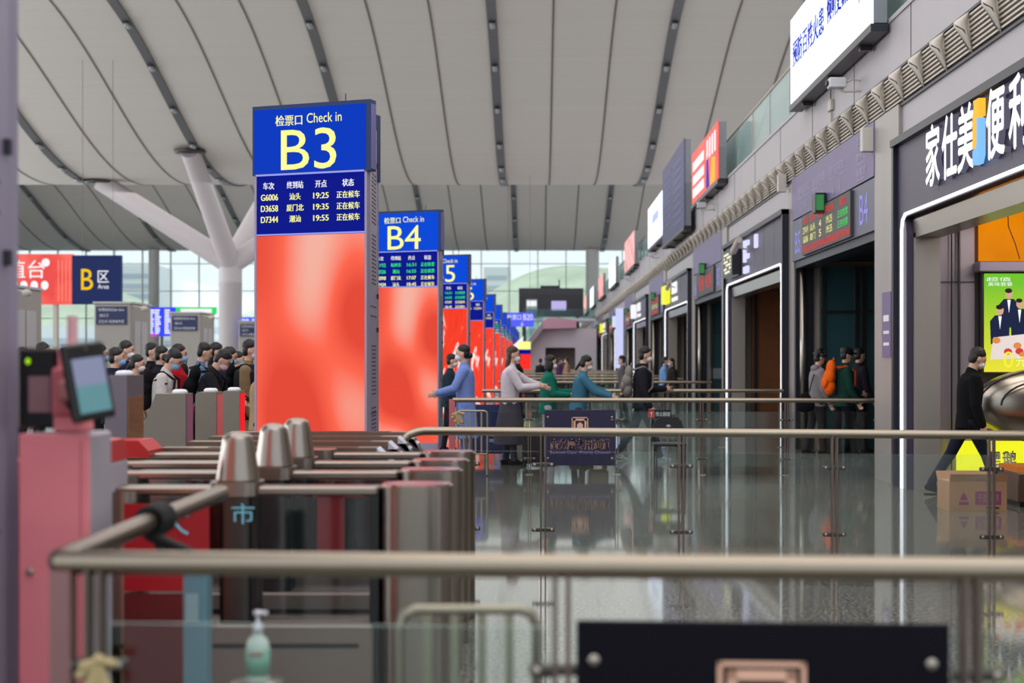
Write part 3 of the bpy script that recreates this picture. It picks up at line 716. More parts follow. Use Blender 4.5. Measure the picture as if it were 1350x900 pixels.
# plants on the parapet
leafm = mat('leaf_green', (50, 84, 44), .6)
def plant(x, y, z, s, label):
    t = thing('potted_plant', label, 'plant', (x, y, z)); MB().lathe([(.15*s, 0), (.22*s, .3*s), (.2*s, .3*s)], (0, 0, 0), darksteel, 12).build('pot', t)
    g = MB(); rd = random.Random(int(y))
    for i in range(16):
        an = rd.uniform(0, 2*PI); l = s*rd.uniform(.5, .95); e = rd.uniform(.5, 1.3); dx, dy = math.cos(an), math.sin(an)
        p = [(dx*l*.0, dy*l*.0, .25*s), (dx*l*.4*math.cos(e), dy*l*.4*math.cos(e), .25*s+l*.6*math.sin(e)), (dx*l, dy*l, .25*s+l*.8*math.sin(e))]
        g.tube(p, [.03*s, .05*s, .005], leafm, 5)
    g.build('leaves', t)
plant(5.7, 61.5, 5.91, 1.2, 'green spiky potted plant on the upper floor beside the pink billboard')
plant(5.7, 72.5, 5.91, 1.2, 'green spiky potted plant on the upper floor behind the pink billboard')

# vertical lit banner on wall far away
for i, (d, z0, z1) in enumerate(((73.75, 1.2, 4.3), (122.3, 1.5, 4.3))):
    tag(MB().box(W-.5, W-.1, d, d+.15, z0, z1, mat('banner_lilac', (206, 210, 255), emit=1)).box(W-.1, W, d+.03, d+.1, (z0+z1)/2, (z0+z1)/2+.1, darksteel).build('vertical_sign'), ['pale lilac lit vertical sign projecting from the wall', 'far pale lilac lit vertical sign near the end block'][i], 'sign')

# ------------------------------------------------------------------ end block, far LED wall
ebm = mat('block_grey', (216, 212, 224), .5)
eb = thing('escalator_block', 'pale grey far block with a dark opening and slanted escalator side', 'building block', (0, 104, 0))
mb = MB(); mb.box(-.6, .55, 0, 3, 0, 3.95, ebm); mb.box(.55, 2.75, 0, 3, 2.55, 3.95, ebm); mb.box(2.75, 4.3, 0, 3, 0, 3.95, ebm); mb.box(.5, 2.8, 1.5, 2, 0, 2.6, mat('opening_dark', (110, 104, 100), .6))
mb.build('body', eb)
MB().prism([(-1.55, .4), (-1.55, 1.9), (-.6, 3.2), (.4, 4.5), (.4, 3.9), (-.6, 2.6), (-1.2, 1.5), (-1.4, .4)], 'y', -1.0, 1.0, mat('escalator_side', (150, 146, 152), .4, .3)).build('escalator', eb)
MB().prism([(.4, 3.9), (.4, 4.5), (1.0, 4.75), (2.8, 4.5), (2.8, 3.95)], 'y', -1.0, 0.0, mat('canopy_pink', (196, 150, 172), .5)).build('canopy', eb)
MB().box(-1.2, 4.25, .5, 3, 4.5, 4.7, ebm).build('deck', eb)
g = MB().box(-1.1, 4.2, .5, .53, 4.7, 5.4, tealglass).prism([(-1.55, 2.0), (-.6, 3.3), (.4, 4.6), (.4, 5.3), (-1.55, 2.9)], 'y', -1.02, -1.0, tealglass); g.build('glass_balustrade', eb)
bl = thing('far_screen', 'large switched-off black screen standing at the far end of the hall', 'screen', (0, 109, 0))
MB().box(-1.45, 3.5, 0, .5, 4.95, 7.15, mat('screen_off', (38, 38, 46), .4)).box(.2, 1.6, .1, .3, 7.15, 7.35, framed).tube([(1.65, .2, 7.1), (1.65, .2, 7.8)], .05, framed, 8).build('panel', bl)
MB().box(-1.2, -.9, .1, .4, 0, 5, darksteel).box(2.9, 3.2, .1, .4, 0, 5, darksteel).build('post', bl)
tag(MB().box(1.0, 2.1, 105.1, 105.0, 4.7+.6, 4.7+1.3, mat('screen_lilac', (190, 180, 235), emit=1)).box(1.5, 1.6, 105.0, 105.08, 4.71, 5.35, darksteel).build('lilac_screen'), 'small lilac lit screen in front of the black screen', 'screen')
tag(MB().bbox(-.85, -.05, 104.7, 105.3, 4.71, 6.1, mat('booth_pale', (160, 180, 188), .4)).box(-.8, -.1, 104.69, 104.7, 5.6, 6.0, whit_e).build('booth'), 'small pale booth on the far deck in front of the black screen', 'booth')
hb = thing('hanging_sign', 'blue lit hanging sign reading B20 with an arrow', 'sign', (0, 90.5, 0))
g = MB().box(-2.1, -.25, 0, .25, 3.75, 4.65, mat('sign_blue_lit', (90, 100, 250), emit=1)); g.text('检票口', (-1.5, -.01, 4.35), XD, ZD, .9, .34, whit_e).text('B20', (-.62, -.01, 4.35), XD, ZD, .6, .38, whit_e).text('↓', (-1.0, -.01, 3.93), XD, ZD, .2, .28, whit_e); g.build('panel', hb)
MB().tube([(-1.9, .12, 4.65), (-1.9, .12, zc(90.5)-.02)], .01, darksteel, 6).tube([(-.5, .12, 4.65), (-.5, .12, zc(90.5)-.02)], .01, darksteel, 6).build('rod', hb)
tag(MB().prism([(-1.95, 2.2), (-.95, 3.2), (-.95, 1.9), (-1.6, 1.9)], 'y', 92, 92.2, whit_e).box(-1.5, -1.4, 92.05, 92.15, 0, 1.9, darksteel).build('lit_panel'), 'white lit slanted panel beyond the last towers', 'sign')
ft = thing('far_totem', 'short totem with yellow, blue and red screen bands, standing alone beyond the tower row', 'totem', (-.85, 90, 0))
MB().box(-.38, .38, 0, .3, 0, .1, darksteel).box(-.4, .4, 0, .3, .1, 2.0, red_e).build('lower_screen', ft); MB().box(-.4, .4, 0, .3, 2.0, 2.3, dbl_e).box(-.4, .4, 0, .3, 2.3, 2.8, yel_e).build('upper_screen', ft)

lilacm = mat('case_lilac', (120, 112, 170), .35, .2)
# ------------------------------------------------------------------ check-in towers
rowsB3 = [('G6006', '汕头', '19:25', '正在候车', 0), ('D3658', '厦门北', '19:35', '正在候车', 0), ('D7344', '潮汕', '19:55', '正在候车', 0)]
rowsB4 = [('G192', '杭州东', '16:51', '正在检票', 1), ('D2526', '潮汕', '16:55', '正在检票', 1), ('G098', '厦门北', '17:07', '正在候车', 0), ('D7434', '汕头', '18:45', '正在候车', 0)]
TH = math.radians(19.5); TW = 1.29
cT, sT = math.cos(TH), math.sin(TH)
def tower(num, Y, label, screens=True, grp=None):
    t = thing('check_in_tower', label, 'check-in tower', (-1.73, Y, 0), 0, grp)
    fl = (-TW*cT, TW*sT); D = .94
    body = MB()
    body.prism([(0, .04), (0, D-.04), (fl[0], fl[1]+D-.04), (fl[0], fl[1]+.04)], 'z', .0, 4.02, towerm)
    # side details: service door lines, hinges
    for z in (1.0, 2.02, 2.12, 3.9): body.box(0, .003, .14, D-.12, z, z+.008, towerd)
    for z in (1.86, 2.22, 3.62): body.box(0, .02, D-.09, D-.06, z, z+.05, towerd)
    body.box(0, .004, .10, .108, .05, 3.95, towerd)
    if num <= 4:
        for zb in (3.0, 2.36, 1.2, .55):
            for r_ in range(13 if num < 4 else 9):
                for cc in range(2): body.box(0, .003, .42+cc*.2, .56+cc*.2, zb+r_*.042, zb+r_*.042+.014, towerd)
    body.build('body', t)
    # local axes on the front face: u to the right, n outward
    u = Vector((cT, -sT, 0)); n = Vector((-sT, -cT, 0)); o = Vector((fl[0], fl[1], 0))
    def quad(mb, u0, u1, z0, z1, a, b_, m, base=o, uu=u, nn=n):
        vs = []
        for q in (a, b_):
            for (s, z) in ((u0, z0), (u1, z0), (u1, z1), (u0, z1)): vs.append(base+uu*s+nn*q+Vector((0, 0, z)))
        mb.add(vs, [(3, 2, 1, 0), (4, 5, 6, 7), (0, 1, 5, 4), (1, 2, 6, 5), (2, 3, 7, 6), (3, 0, 4, 7)], m)
    for side in (0, 1):
        if side == 0: base, uu, nn = o, u, n
        else: base, uu, nn = Vector((0, D, 0)), -u, -n
        h = MB()
        quad(h, -.02, TW+.05, 3.48, 4.2, -.10, .03, navycap, base, uu, nn)
        quad(h, TW+.05, TW+.056, 3.50, 4.16, -.09, .02, lilacm, base, uu, nn)
        h.build('header_case', t)
        s = MB()
        quad(s, .0, TW-.0, 3.5, 4.16, .03, .034, blu_e if num < 4 else blu_b, base, uu, nn)
        s2 = MB(); quad(s2, .02, TW-.02, 2.86, 3.48, -.06, .010, dbl_e, base, uu, nn)
        quad(s2, .02, TW-.02, 3.475, 3.49, .011, .036, line_e, base, uu, nn); quad(s2, .02, TW-.02, 2.855, 2.87, .011, .013, line_e, base, uu, nn)
        s3 = MB(); quad(s3, .02, TW-.02, .12, 2.85, -.06, .010, poster_soft if num in (2, 3, 4) else poster_splash, base, uu, nn)
        if side == 0 and num < 12:
            def T(st, uc, z, w_, h_, m, q, bold=0, mbx=None):
                c = base+uu*uc+nn*q+Vector((0, 0, z))
                for k in range(1+bold): mbx.text(st, c+uu*(.004*k), uu, (0, 0, 1), w_, h_, m)
            T('检票口', .41, 4.035, .31, .11, yel_e, .037, 1, s); T('Check in', .82, 4.045, .40, .10, yel_e, .037, 0, s)
            T('B%d' % num, .64, 3.73, .64, .42, yel_e, .037, 0, s)
            for hd, uc in (('车次', .16), ('终到站', .47), ('开点', .77), ('状态', 1.08)): T(hd, uc, 3.37, .13 if len(hd) < 3 else .19, .075, whit_e, .014, 1, s2)
            rows = rowsB3 if num == 3 else rowsB4 if num < 7 or num > 7 else rowsB3[:1]
            if num == 6: rows = rowsB3[:1]
            for k, rw in enumerate(rows):
                cl = grn_e if rw[4] else yel_e
                z = 3.25-k*.115
                T(rw[0], .17, z, .20, .065, cl, .014, 1, s2); T(rw[1], .47, z, .065*len(rw[1]), .07, cl, .014, 1, s2); T(rw[2], .77, z, .175, .06, cl, .014, 1, s2); T(rw[3], 1.08, z, .26, .072, cl, .014, 1, s2)
        s.build('name_screen', t); s2.build('timetable_screen', t); s3.build('poster_screen', t)
        fr = MB()
        for (a, b_) in ((-.005, .02), (TW-.02, TW+.005)): quad(fr, a, b_, .0, 3.48, -.06, .018, towerm, base, uu, nn)
        quad(fr, 0, TW, 0, .12, -.06, .018, towerm, base, uu, nn)
        fr.build('frame', t)
    MB().box(-.25, -.24, .2, .21, 4.02, 4.3, blackm).build('antenna', t)
    return t
tower(2, 3.75, 'grey side of the nearest tower, cut off at the left edge of the photo')
words_ = {5: 'third', 6: 'fourth', 7: 'fifth', 8: 'sixth', 9: 'seventh', 10: 'eighth', 11: 'ninth', 12: 'tenth', 13: 'eleventh', 14: 'twelfth', 15: 'thirteenth', 16: 'fourteenth', 17: 'fifteenth'}
tower(3, 14.42, 'tall check-in tower reading B3 with a blurred red poster', grp='check-in towers in a row')
tower(4, 24.87, 'check-in tower reading B4 directly behind the B3 one', grp='check-in towers in a row')
for n_ in range(5, 15):
    tower(n_, 14.42+10.42*(n_-3), 'check-in tower with red splash poster, %s in the row counting from B3' % words_[n_], grp='check-in towers in a row')

# ------------------------------------------------------------------ left background: portals, boards, LED walls
kgm = mat('portal_grey', (162, 158, 154), .5); klm = mat('portal_light', (186, 186, 190), .4)
kl = ['grey portal block at the far left behind the tablets', 'grey portal block under the yellow B sign with a navy direction board', 'grey portal block left of the white column with a navy direction board', 'grey portal block partly hidden behind the B3 tower']
for i, d in enumerate((44.6, 58, 70, 86)):
    t = thing('portal_block', kl[i], 'portal', (-18.1, d, 0))
    MB().bbox(0, 1.5, 0, 3.0, 0, 3.9, kgm, .04).box(-.04, 1.54, -.04, 3.04, 3.9, 3.98, klm).build('body', t)
    MB().box(1.5, 1.53, .5, 2.4, .1, 3.2, klm).box(1.53, 1.55, 1.4, 1.44, .1, 3.2, steel).build('door', t)
    bo = MB().box(.1, 1.35, -.06, 0, 3.05, 3.78, navyb)
    for z, st in ((3.65, '检票候车区B1-B16'), (3.42, '出口'), (3.17, '卫生间 母婴候车室')): bo.text(st, (.72 if len(st) > 3 else .42, -.065, z), XD, ZD, 1.05 if len(st) > 3 else .35, .13, maskw)
    bo.build('direction_board', t)
    c_ = MB(); c_.tube([(1.5, .2, 3.8), (1.9, .2, 3.75)], .04, finm, 6).ell((2.0, .2, 3.7), ((.16, 0, 0), (0, .12, 0), (0, 0, .12)), finm); c_.build('corner_camera', t)
t = thing('red_screen', 'large red lit screen with white characters at the far left', 'screen', (0, 75, 0))
g = MB().box(-29.5, -24.55, 0, .4, 4.55, 7.2, mat_screen('banner_red', (232, 44, 36), (252, 96, 78), .6))
g.text('值台', (-27.0, -.01, 6.4), XD, ZD, 2.0, .95, whit_e, .03)
disc(g, -25.5-.45, 6.75, .22, .22, whit_e, -.01)
for k in range(5): disc(g, -28.2+k*.55, 5.55, .2, .24, whit_e, -.012)
for k in range(4): g.box(-25.3+k*.2, -25.25+k*.2, -.02, 0, 4.7, 6.9, mat('print_salmon', (255, 140, 120), emit=1))
g.build('panel', t)
MB().box(-28.1, -27.9, .1, .3, 0, 4.55, finm).build('post', t); MB().box(-25.6, -25.4, .1, .3, 0, 4.55, finm).build('post', t)
t = thing('area_sign', 'square navy hanging sign with a yellow B and white area text', 'sign', (0, 74.8, 0))
g = MB().box(-24.5, -21.95, 0, .4, 4.55, 7.12, mat('sign_navy_lit', (38, 50, 98), emit=.9, noise=.02))
g.text('B', (-23.7, -.01, 5.85), XD, ZD, .62, 1.1, mat('sign_yellow_b', (250, 200, 10), emit=1), .02).text('区', (-22.85, -.01, 6.0), XD, ZD, .58, .62, whit_e, .01).text('Area', (-22.85, -.01, 5.48), XD, ZD, .58, .24, whit_e)
g.build('panel', t); MB().tube([(-24, .2, 7.1), (-24, .2, zc(74.8)-.03)], .01, darksteel, 6).tube([(-22.4, .2, 7.1), (-22.4, .2, zc(74.8)-.03)], .01, darksteel, 6).build('rod', t)
for i, (xa, d, wd) in enumerate(((WX(195, 75), 75, 1.42), (WX(318, 92), 92, 1.1))):
    t = thing('departure_screen', ['blue and white lit departure screen between two portal blocks', 'blue and white lit departure screen between the column and the B3 tower'][i], 'screen', (xa, d, 0))
    g = MB().box(0, wd, 0, .2, 2.87, 4.4, mat('screen_royal', (50, 70, 240), emit=1.1))
    for r_ in range(11):
        for c_ in (.03, .26, .62): g.box(wd*c_, wd*(c_+random.uniform(.14, .24)), -.01, 0, 3.0+r_*.12, 3.08+r_*.12, whit_e)
    g.box(0, wd*.35, -.012, 0, 2.87, 2.97, mat('print_magenta', (240, 60, 180), emit=1)); g.build('panel', t)
    MB().box(wd*.45, wd*.55, .05, .15, 0, 2.87, darksteel).build('post', t)
t = thing('green_sign', 'long green and white lit sign beside the white column', 'sign', (WX(230, 80), 80, 0))
MB().box(0, 2.35, 0, .2, 4.2, 4.6, mat('sign_green', (60, 220, 110), emit=1)).box(.35, 2.1, -.01, 0, 4.27, 4.5, whit_e).build('panel', t)
MB().box(.5, .58, .05, .15, 0, 4.2, darksteel).box(1.8, 1.88, .05, .15, 0, 4.2, darksteel).build('post', t)

# ------------------------------------------------------------------ gates
def rrect(x0, x1, y0, y1, rad, n=6):
    pts = []
    for cx, cy, a0 in ((x1-rad, y1-rad, 0), (x0+rad, y1-rad, PI/2), (x0+rad, y0+rad, PI), (x1-rad, y0+rad, 3*PI/2)):
        for i in range(n+1): a = a0+PI/2*i/n; pts.append((cx+rad*math.cos(a), cy+rad*math.sin(a)))
    return pts
gatebody = mat('gate_steel', (150, 140, 132), .3, 1., .1, 12, stretch=(12, 12, .5))
gl = ['front steel gate with a red panel and cone, nearest to the camera', 'second steel gate with a cone, behind the front gate', 'third steel gate with a cone, behind the second gate', 'fourth steel gate, last of those with rounded ends']
lefts = [-1.88, -2.12, -2.35, -2.6]
for i, d in enumerate((6.2, 7.06, 7.75, 8.48)):
    t = thing('flap_gate', gl[i], 'flap gate', (0, d, 0), 0, 'steel flap gates in the near row')
    H = 1.0; xl = lefts[i]
    MB().prism(rrect(-.70, -.38, 0, .26, .11), 'z', 0, H, gatebody, True).build('right_pedestal', t)
    MB().prism(rrect(-.69, -.39, .01, .25, .1), 'z', H, H+.008, mat('gate_cap', (196, 150, 140), .18, 1.)).build('cap', t)
    MB().bbox(xl, -.70, .04, .16, H-.04, H, gatebody, .01).build('top_rail', t)
    MB().prism(rrect(-1.44, -1.22, -.0, .22, .06), 'z', H-.04, H+.02, gatebody, True).build('cone_collar', t)
    if i < 3: MB().lathe([(.098, 0), (.096, .01), (.070, .17), (.066, .19), (.050, .208), (.022, .217), (.0, .219)], (-1.33, .11, H+.02), gatebody, 28).build('cone', t)
    MB().prism(rrect(-1.40, -1.26, .03, .19, .03), 'z', .0, H-.04, darksteel, True).build('post', t)
    for (xa, xb) in ((-1.25, -.73), (xl+.16, -1.41)):
        MB().box(xa, xb, .10, .115, .41, H-.05, smoked).build('glass_panel', t)
    MB().box(-.74, -.70, .05, .19, .1, H-.035, blackm).build('trim', t); MB().box(-1.26, -1.235, .05, .19, .1, H-.035, blackm).build('trim', t)
    MB().bbox(xl, -.72, .0, .24, 0, .40, mat('gate_base', (128, 116, 108), .4, .4)).box(xl+.05, -.78, -.003, 0, .30, .32, blackm).box(xl+.1, -.75, -.06, .3, .0, .04, darksteel).build('base', t)
    MB().prism(rrect(xl-.14, xl+.14, .0, .24, .08), 'z', 0, H-.02, gatebody, True).build('left_pedestal', t)
    if i == 0:
        MB().box(-1.8, -1.43, -.012, -.004, .55, .93, mat('panel_red', (158, 24, 38), .3)).box(-1.8, -1.43, -.012, -.004, .02, .54, mat('panel_maroon', (92, 30, 34), .3)).build('red_panel', t)  # reflection of a red screen painted as flat colour on the gate
        MB().box(-.98, -.86, .12, .125, .62, .98, redpk).build('red_sticker', t)  # narrow red strip behind the right glass
        MB().text('大', (-1.59, -.02, .86), XD, ZD, .15, .13, cyanp, .001).build('lettering', t); g = MB(); g.text('市', (-1.285, .0, .885), XD, ZD, .10, .09, cyanp, .001); g.build('lettering', t)  # cyan characters; the left one belongs to the painted screen reflection
    if i in (0, 3):
        x = xl if i == 0 else -2.45
        if i == 0: MB().bbox(-2.06, -1.855, -.06, .24, 0, 1.11, whitep, .008).build('white_cabinet', t); MB().prism([(-2.06, 1.11), (-1.855, 1.11), (-1.875, 1.2), (-2.06, 1.22)], 'y', -.06, .24, redp).build('red_head', t)
        else: MB().prism([(-2.62, .98), (-2.3, .98), (-2.3, 1.02), (-2.36, 1.08), (-2.62, 1.08)], 'y', -.08, .24, redp).build('red_head', t)
gl2 = ['low gate with chamfered steel end, nearest of the further row', 'low gate with chamfered end, second of the further row', 'low gate with chamfered end, third of the further row', 'low gate with chamfered end, last of the further row before the B3 tower']
sidee = [mat('side_reflector', (196, 158, 110), .25, .9, .5, 6, stretch=(1, 1, 9)), mat('side_lilac', (150, 120, 160), .3, .5), mat('side_pink', (220, 110, 120), .3, .3), mat('side_red', (250, 30, 40), emit=.9)]  # orange reflection tinted into the first pylon's side colour
for i, d in enumerate((9.0, 9.7, 10.35, 11.0)):
    t = thing('ticket_gate', gl2[i], 'ticket gate', (0, d, 0), 0, 'ticket gates in the further row')
    H = 1.0; xl = (-2.5, -2.5, -2.5, -2.5)[i]
    MB().prism([(xl+.1, H-.05), (-.96, H-.05), (-.90, H-.16), (-.90, 0), (-1.15, 0), (-1.15, H-.09), (xl+.1, H-.09)], 'y', 0, .22, gatebody).build('top_rail', t)
    MB().prism([(xl+.1, H-.05), (-1.02, H-.05), (-1.02, H), (xl+.1, H)], 'y', .02, .20, railm).box(-2.1, -1.15, .05, .17, H, H+.002, blackm).build('upper_rail', t)
    MB().prism([(-1.02, H-.05), (-1.02, H), (-.93, H-.09), (-.93, H-.13)], 'y', .0, .22, mat('chamfer_pale', (206, 204, 226), .3, .4)).build('chamfer', t)
    MB().prism(rrect(-2.0, -1.75, 0, .22, .06), 'z', 0, H-.05, gatebody, True).build('post', t)
    MB().box(-1.74, -1.17, .1, .115, .12, H-.1, smoked).box(xl+.2, -2.0, .1, .115, .12, H-.1, smoked).build('glass_panel', t)
    MB().bbox(xl, -.92, 0, .22, 0, .12, gatebody).build('base', t)
pyl = ['lilac grey slanted reader pylon with an orange reflecting side', 'widest grey reader pylon with a slanted left edge', 'grey reader pylon with a pink side edge', 'grey reader pylon with a bright red lit side edge']
rg = mat('reader_grey', (128, 118, 108), .5, .3)
for i, (yo, dy, hh) in enumerate(((9.0, .38, 1.46), (10.5, .22, 1.31), (11.5, .23, 1.30), (12.4, .22, 1.29))):
    t = thing('reader_pylon', pyl[i], 'gate reader', (-2.60, yo, 0), 0, 'grey gate reader pylons')
    poly = [[(-.18, 0), (-.13, hh), (0, hh), (0, 0)], [(-.40, 0), (-.40, .86), (-.22, hh), (0, hh), (0, 0)], [(-.17, 0), (-.17, hh-.02), (-.15, hh), (0, hh), (0, 0)], [(-.16, 0), (-.16, hh-.02), (-.14, hh), (0, hh), (0, 0)]][i]
    MB().prism(poly, 'y', 0, dy, mat('reader_lilac', (112, 106, 116), .5, .3) if i == 0 else rg).build('body', t)
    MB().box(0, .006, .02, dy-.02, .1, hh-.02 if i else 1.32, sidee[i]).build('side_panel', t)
    MB().lathe([(.06, 0), (.055, .02), (.04, .03), (0, .032)], (-.07, dy*.5, hh), maskw, 16).build('reader_dome', t)

# pink pillar with tablets
t = thing('face_scan_pillar', 'pink pedestal with bracket and pole standing beside the front gate', 'pedestal', (-1.68, 4.6, 0))
MB().bbox(0, .23, .012, .24, 0, 1.315, whitep, .008).build('body', t)
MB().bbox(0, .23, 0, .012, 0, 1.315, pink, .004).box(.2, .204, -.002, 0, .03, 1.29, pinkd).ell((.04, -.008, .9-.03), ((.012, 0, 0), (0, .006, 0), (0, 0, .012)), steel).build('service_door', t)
MB().bbox(.09, .19, .06, .18, 1.315, 1.5, pink).bbox(.10, .17, .07, .17, 1.5, 1.6, pink).build('neck', t)
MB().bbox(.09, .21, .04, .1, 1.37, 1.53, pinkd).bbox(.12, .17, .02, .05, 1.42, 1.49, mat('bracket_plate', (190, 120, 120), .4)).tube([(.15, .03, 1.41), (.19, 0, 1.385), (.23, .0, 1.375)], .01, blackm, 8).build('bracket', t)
MB().tube([(.135, .12, 1.6), (.135, .12, 1.70)], .017, mat('pole_pale', (226, 170, 176), .5), 10).build('pole', t)
tb = thing('face_scan_tablet', 'tilted dark tablet with pale lit screen on the pink pedestal', 'tablet', (-1.44, 4.55, 1.485), 0)
tb.rotation_euler = (math.radians(-8), math.radians(-6), math.radians(60))
MB().bbox(-.085, .085, -.015, .015, -.125, .125, blackm, .008).build('case', tb)
scm = bpy.data.materials.new('tablet_screen'); scm.use_nodes = True; nt = scm.node_tree; b = nt.nodes['Principled BSDF']; tc = nt.nodes.new('ShaderNodeTexCoord'); sp = nt.nodes.new('ShaderNodeSeparateXYZ'); rr = nt.nodes.new('ShaderNodeValToRGB')
nt.links.new(tc.outputs['Generated'], sp.inputs[0]); nt.links.new(sp.outputs['Z'], rr.inputs[0]); rr.color_ramp.elements[0].color = (*lin((96, 150, 160)), 1); rr.color_ramp.elements[1].color = (*lin((140, 146, 180)), 1)
rr.color_ramp.elements[0].position = .45; rr.color_ramp.elements[1].position = .55
nt.links.new(rr.outputs[0], b.inputs['Emission Color']); b.inputs['Emission Strength'].default_value = .8; b.inputs['Base Color'].default_value = (.02, .02, .02, 1)
MB().box(-.065, .065, -.0175, -.0155, -.1, .075, scm).build('screen', tb)
MB().ell((0, -.017, .1), ((.008, 0, 0), (0, .003, 0), (0, 0, .008)), darksteel).build('lens', tb)
tb2 = thing('reader_tablet', 'black reader box with a small green light behind the pink pedestal', 'tablet', (-1.66, 4.75, 1.46))
MB().bbox(-.075, .06, -.02, .03, -.135, .135, blackm, .01).build('case', tb2)
MB().box(-.032, .04, -.026, -.02, -.08, .04, mat('reader_window', (150, 110, 116), .4)).build('window', tb2)
g = MB(); g.ell((-.035, -.022, .09), ((.008, 0, 0), (0, .003, 0), (0, 0, .01)), mat('green_light', (170, 240, 20), emit=1)); g.build('green_light', tb2)
MB().tube([(0, 0, -.13), (0, 0, -.3)], .012, blackm, 8).tube([(0, 0, -.3), (.04, -.03, -.3)], .012, blackm, 8).build('arm', tb2)
tag(MB().bbox(-2.15, -1.9, 5.1, 5.4, 0, 1.1, darksteel).prism([(-2.15, 1.1), (-1.9, 1.1), (-1.9, 1.18), (-2.15, 1.2)], 'y', 5.1, 5.4, redp).build('side_cabinet'), 'dark cabinet with red top peeking out left of the pink pedestal', 'cabinet')

# ------------------------------------------------------------------ railings
postm = mat('post_steel', (112, 100, 92), .35, .9)
def rail_pt(A, B, s): return (A[0]+(B[0]-A[0])*s, A[1]+(B[1]-A[1])*s)
def railing(A, B, posts, label, H=1.05, r=.032, glass_z=(.12, .86), ends=(True, True), corner=None, clampz=(.22, .75), seg=16):
    """A,B = (x,y) ends; posts = list of x positions"""
    t = thing('glass_railing', label, 'railing', (A[0], A[1], 0))
    def loc(x): s = (x-A[0])/(B[0]-A[0]); return (x-A[0], (B[1]-A[1])*s)
    L = loc(B[0]); pts = [(0, 0, H-r), (L[0], L[1], H-r)]
    if corner: pts = corner+pts
    hr = MB().tube(pts, r, railm, seg)
    hr.build('handrail', t)
    ps = [loc(x) for x in posts]
    for i, p in enumerate(ps):
        g = MB()
        for dx in (-.017, .017): g.box(p[0]+dx-.006, p[0]+dx+.006, p[1]-.025, p[1]+.025, 0, H-r*1.3, postm)
        g.box(p[0]-.05, p[0]+.05, p[1]-.05, p[1]+.05, 0, .01, steel)
        po_ = g.build('post', t)
        for z in clampz:
            c = MB().bbox(p[0]-.085, p[0]+.085, p[1]-.018, p[1]+.018, z-.014, z+.014, darksteel, .005)
            for dx in (-.065, .065): c.ell((p[0]+dx, p[1]-.02, z), ((.012, 0, 0), (0, .005, 0), (0, 0, .012)), steel)
            c.build('clamp', po_)
    for i in range(len(ps)-1):
        a, b_ = ps[i], ps[i+1]; dx = b_[0]-a[0]; dy = b_[1]-a[1]
        q0 = (a[0]+.035, a[1]+dy*.035/dx); q1 = (b_[0]-.035, b_[1]-dy*.035/dx); th = .005
        vs = [(q0[0], q0[1]-th, glass_z[0]), (q1[0], q1[1]-th, glass_z[0]), (q1[0], q1[1]-th, glass_z[1]), (q0[0], q0[1]-th, glass_z[1]),
              (q0[0], q0[1]+th, glass_z[0]), (q1[0], q1[1]+th, glass_z[0]), (q1[0], q1[1]+th, glass_z[1]), (q0[0], q0[1]+th, glass_z[1])]
        g = MB().add(vs, [(0, 1, 2, 3), (7, 6, 5, 4)], glass)
        g.add(vs, [(3, 2, 6, 7), (0, 4, 5, 1), (0, 3, 7, 4), (1, 5, 6, 2)], mat('glass_edge', (150, 186, 176), .2))
        g.build('glass_panel', t)
    return t
A = (-1.253, 3.764); B = (3.3, 3.515)
cor = [(-.03, 2.0, 1.018), (-.03, .06, 1.018), (-.018, .018, 1.018)]
r1 = railing(A, B, [-1.17, .062, 1.105, 2.15, 3.2], 'nearest steel and glass railing with a corner post, running across the foreground', corner=cor)
MB().box(-.03, .025, -.03, .03, 0, 1.0, mat('end_post', (150, 112, 112), .4, .8)).build('corner_post', r1)  # reddish tower reflection tinted into the corner post steel
bl2 = MB()
for k in range(5):
    bl2.tube([(-.03+.045*math.cos(t*PI/8), 1.0+.03*k-.05, 1.018+.045*math.sin(t*PI/8)) for t in range(17)], .013, rubber, 6)
bl2.cap((-.03, .95, .97), .02, (.12, .88, .93), .012, rubber).cap((-.02, .98, .98), .025, (.04, .9, .90), .02, rubber)
tag(bl2.build('black_strap', None, (A[0], A[1], 0)), 'black strap wound round the joint of the nearest handrail', 'strap')
# second leg of corner: clamp joint is part of the rail; railing 1 (mid)
A2 = (WX(560, 10.85), 10.85); B2 = (WX(1420, 10.2), 10.2)
def yat(A, B, px):
    # x on line A-B seen at photo column px
    lo, hi = 0., 1.
    for _ in range(40):
        m_ = (lo+hi)/2; x = A[0]+(B[0]-A[0])*m_; y = A[1]+(B[1]-A[1])*m_
        if 709+x/y*F < px: lo = m_
        else: hi = m_
    return A[0]+(B[0]-A[0])*lo
r2 = railing(A2, B2, [yat(A2, B2, p) for p in (618, 716, 898, 1100, 1307)], 'second steel and glass railing, crossing in front of the shop entrance', corner=[(-.18, -.02, .93), (-.12, -.01, .99), (-.06, 0, 1.01)], clampz=(.28, .77), glass_z=(.10, .87))
A3 = (WX(597, 19.5), 19.5); B3 = (WX(1163, 19.3), 19.3)
p3 = [yat(A3, B3, p) for p in (601, 698, 813, 925, 1037, 1160)]
r3 = railing(A3, B3, p3, 'third steel and glass railing carrying the purple priority channel sign')
MB().box(-.05, .03, -.03, .03, 0, 1.03, mat('post_pink', (196, 112, 120), .4, .3)).build('end_post', r3)  # pink of the reflected red towers put into the end post colour
rl = ['fourth railing, just beyond the one with the purple sign', 'fifth railing, ending at the second shopfront', 'sixth railing, ending beside the second gate board', 'seventh thin distant railing', 'eighth thin distant railing', 'ninth thin distant railing', 'tenth thin distant railing', 'last thin railing before the end block']
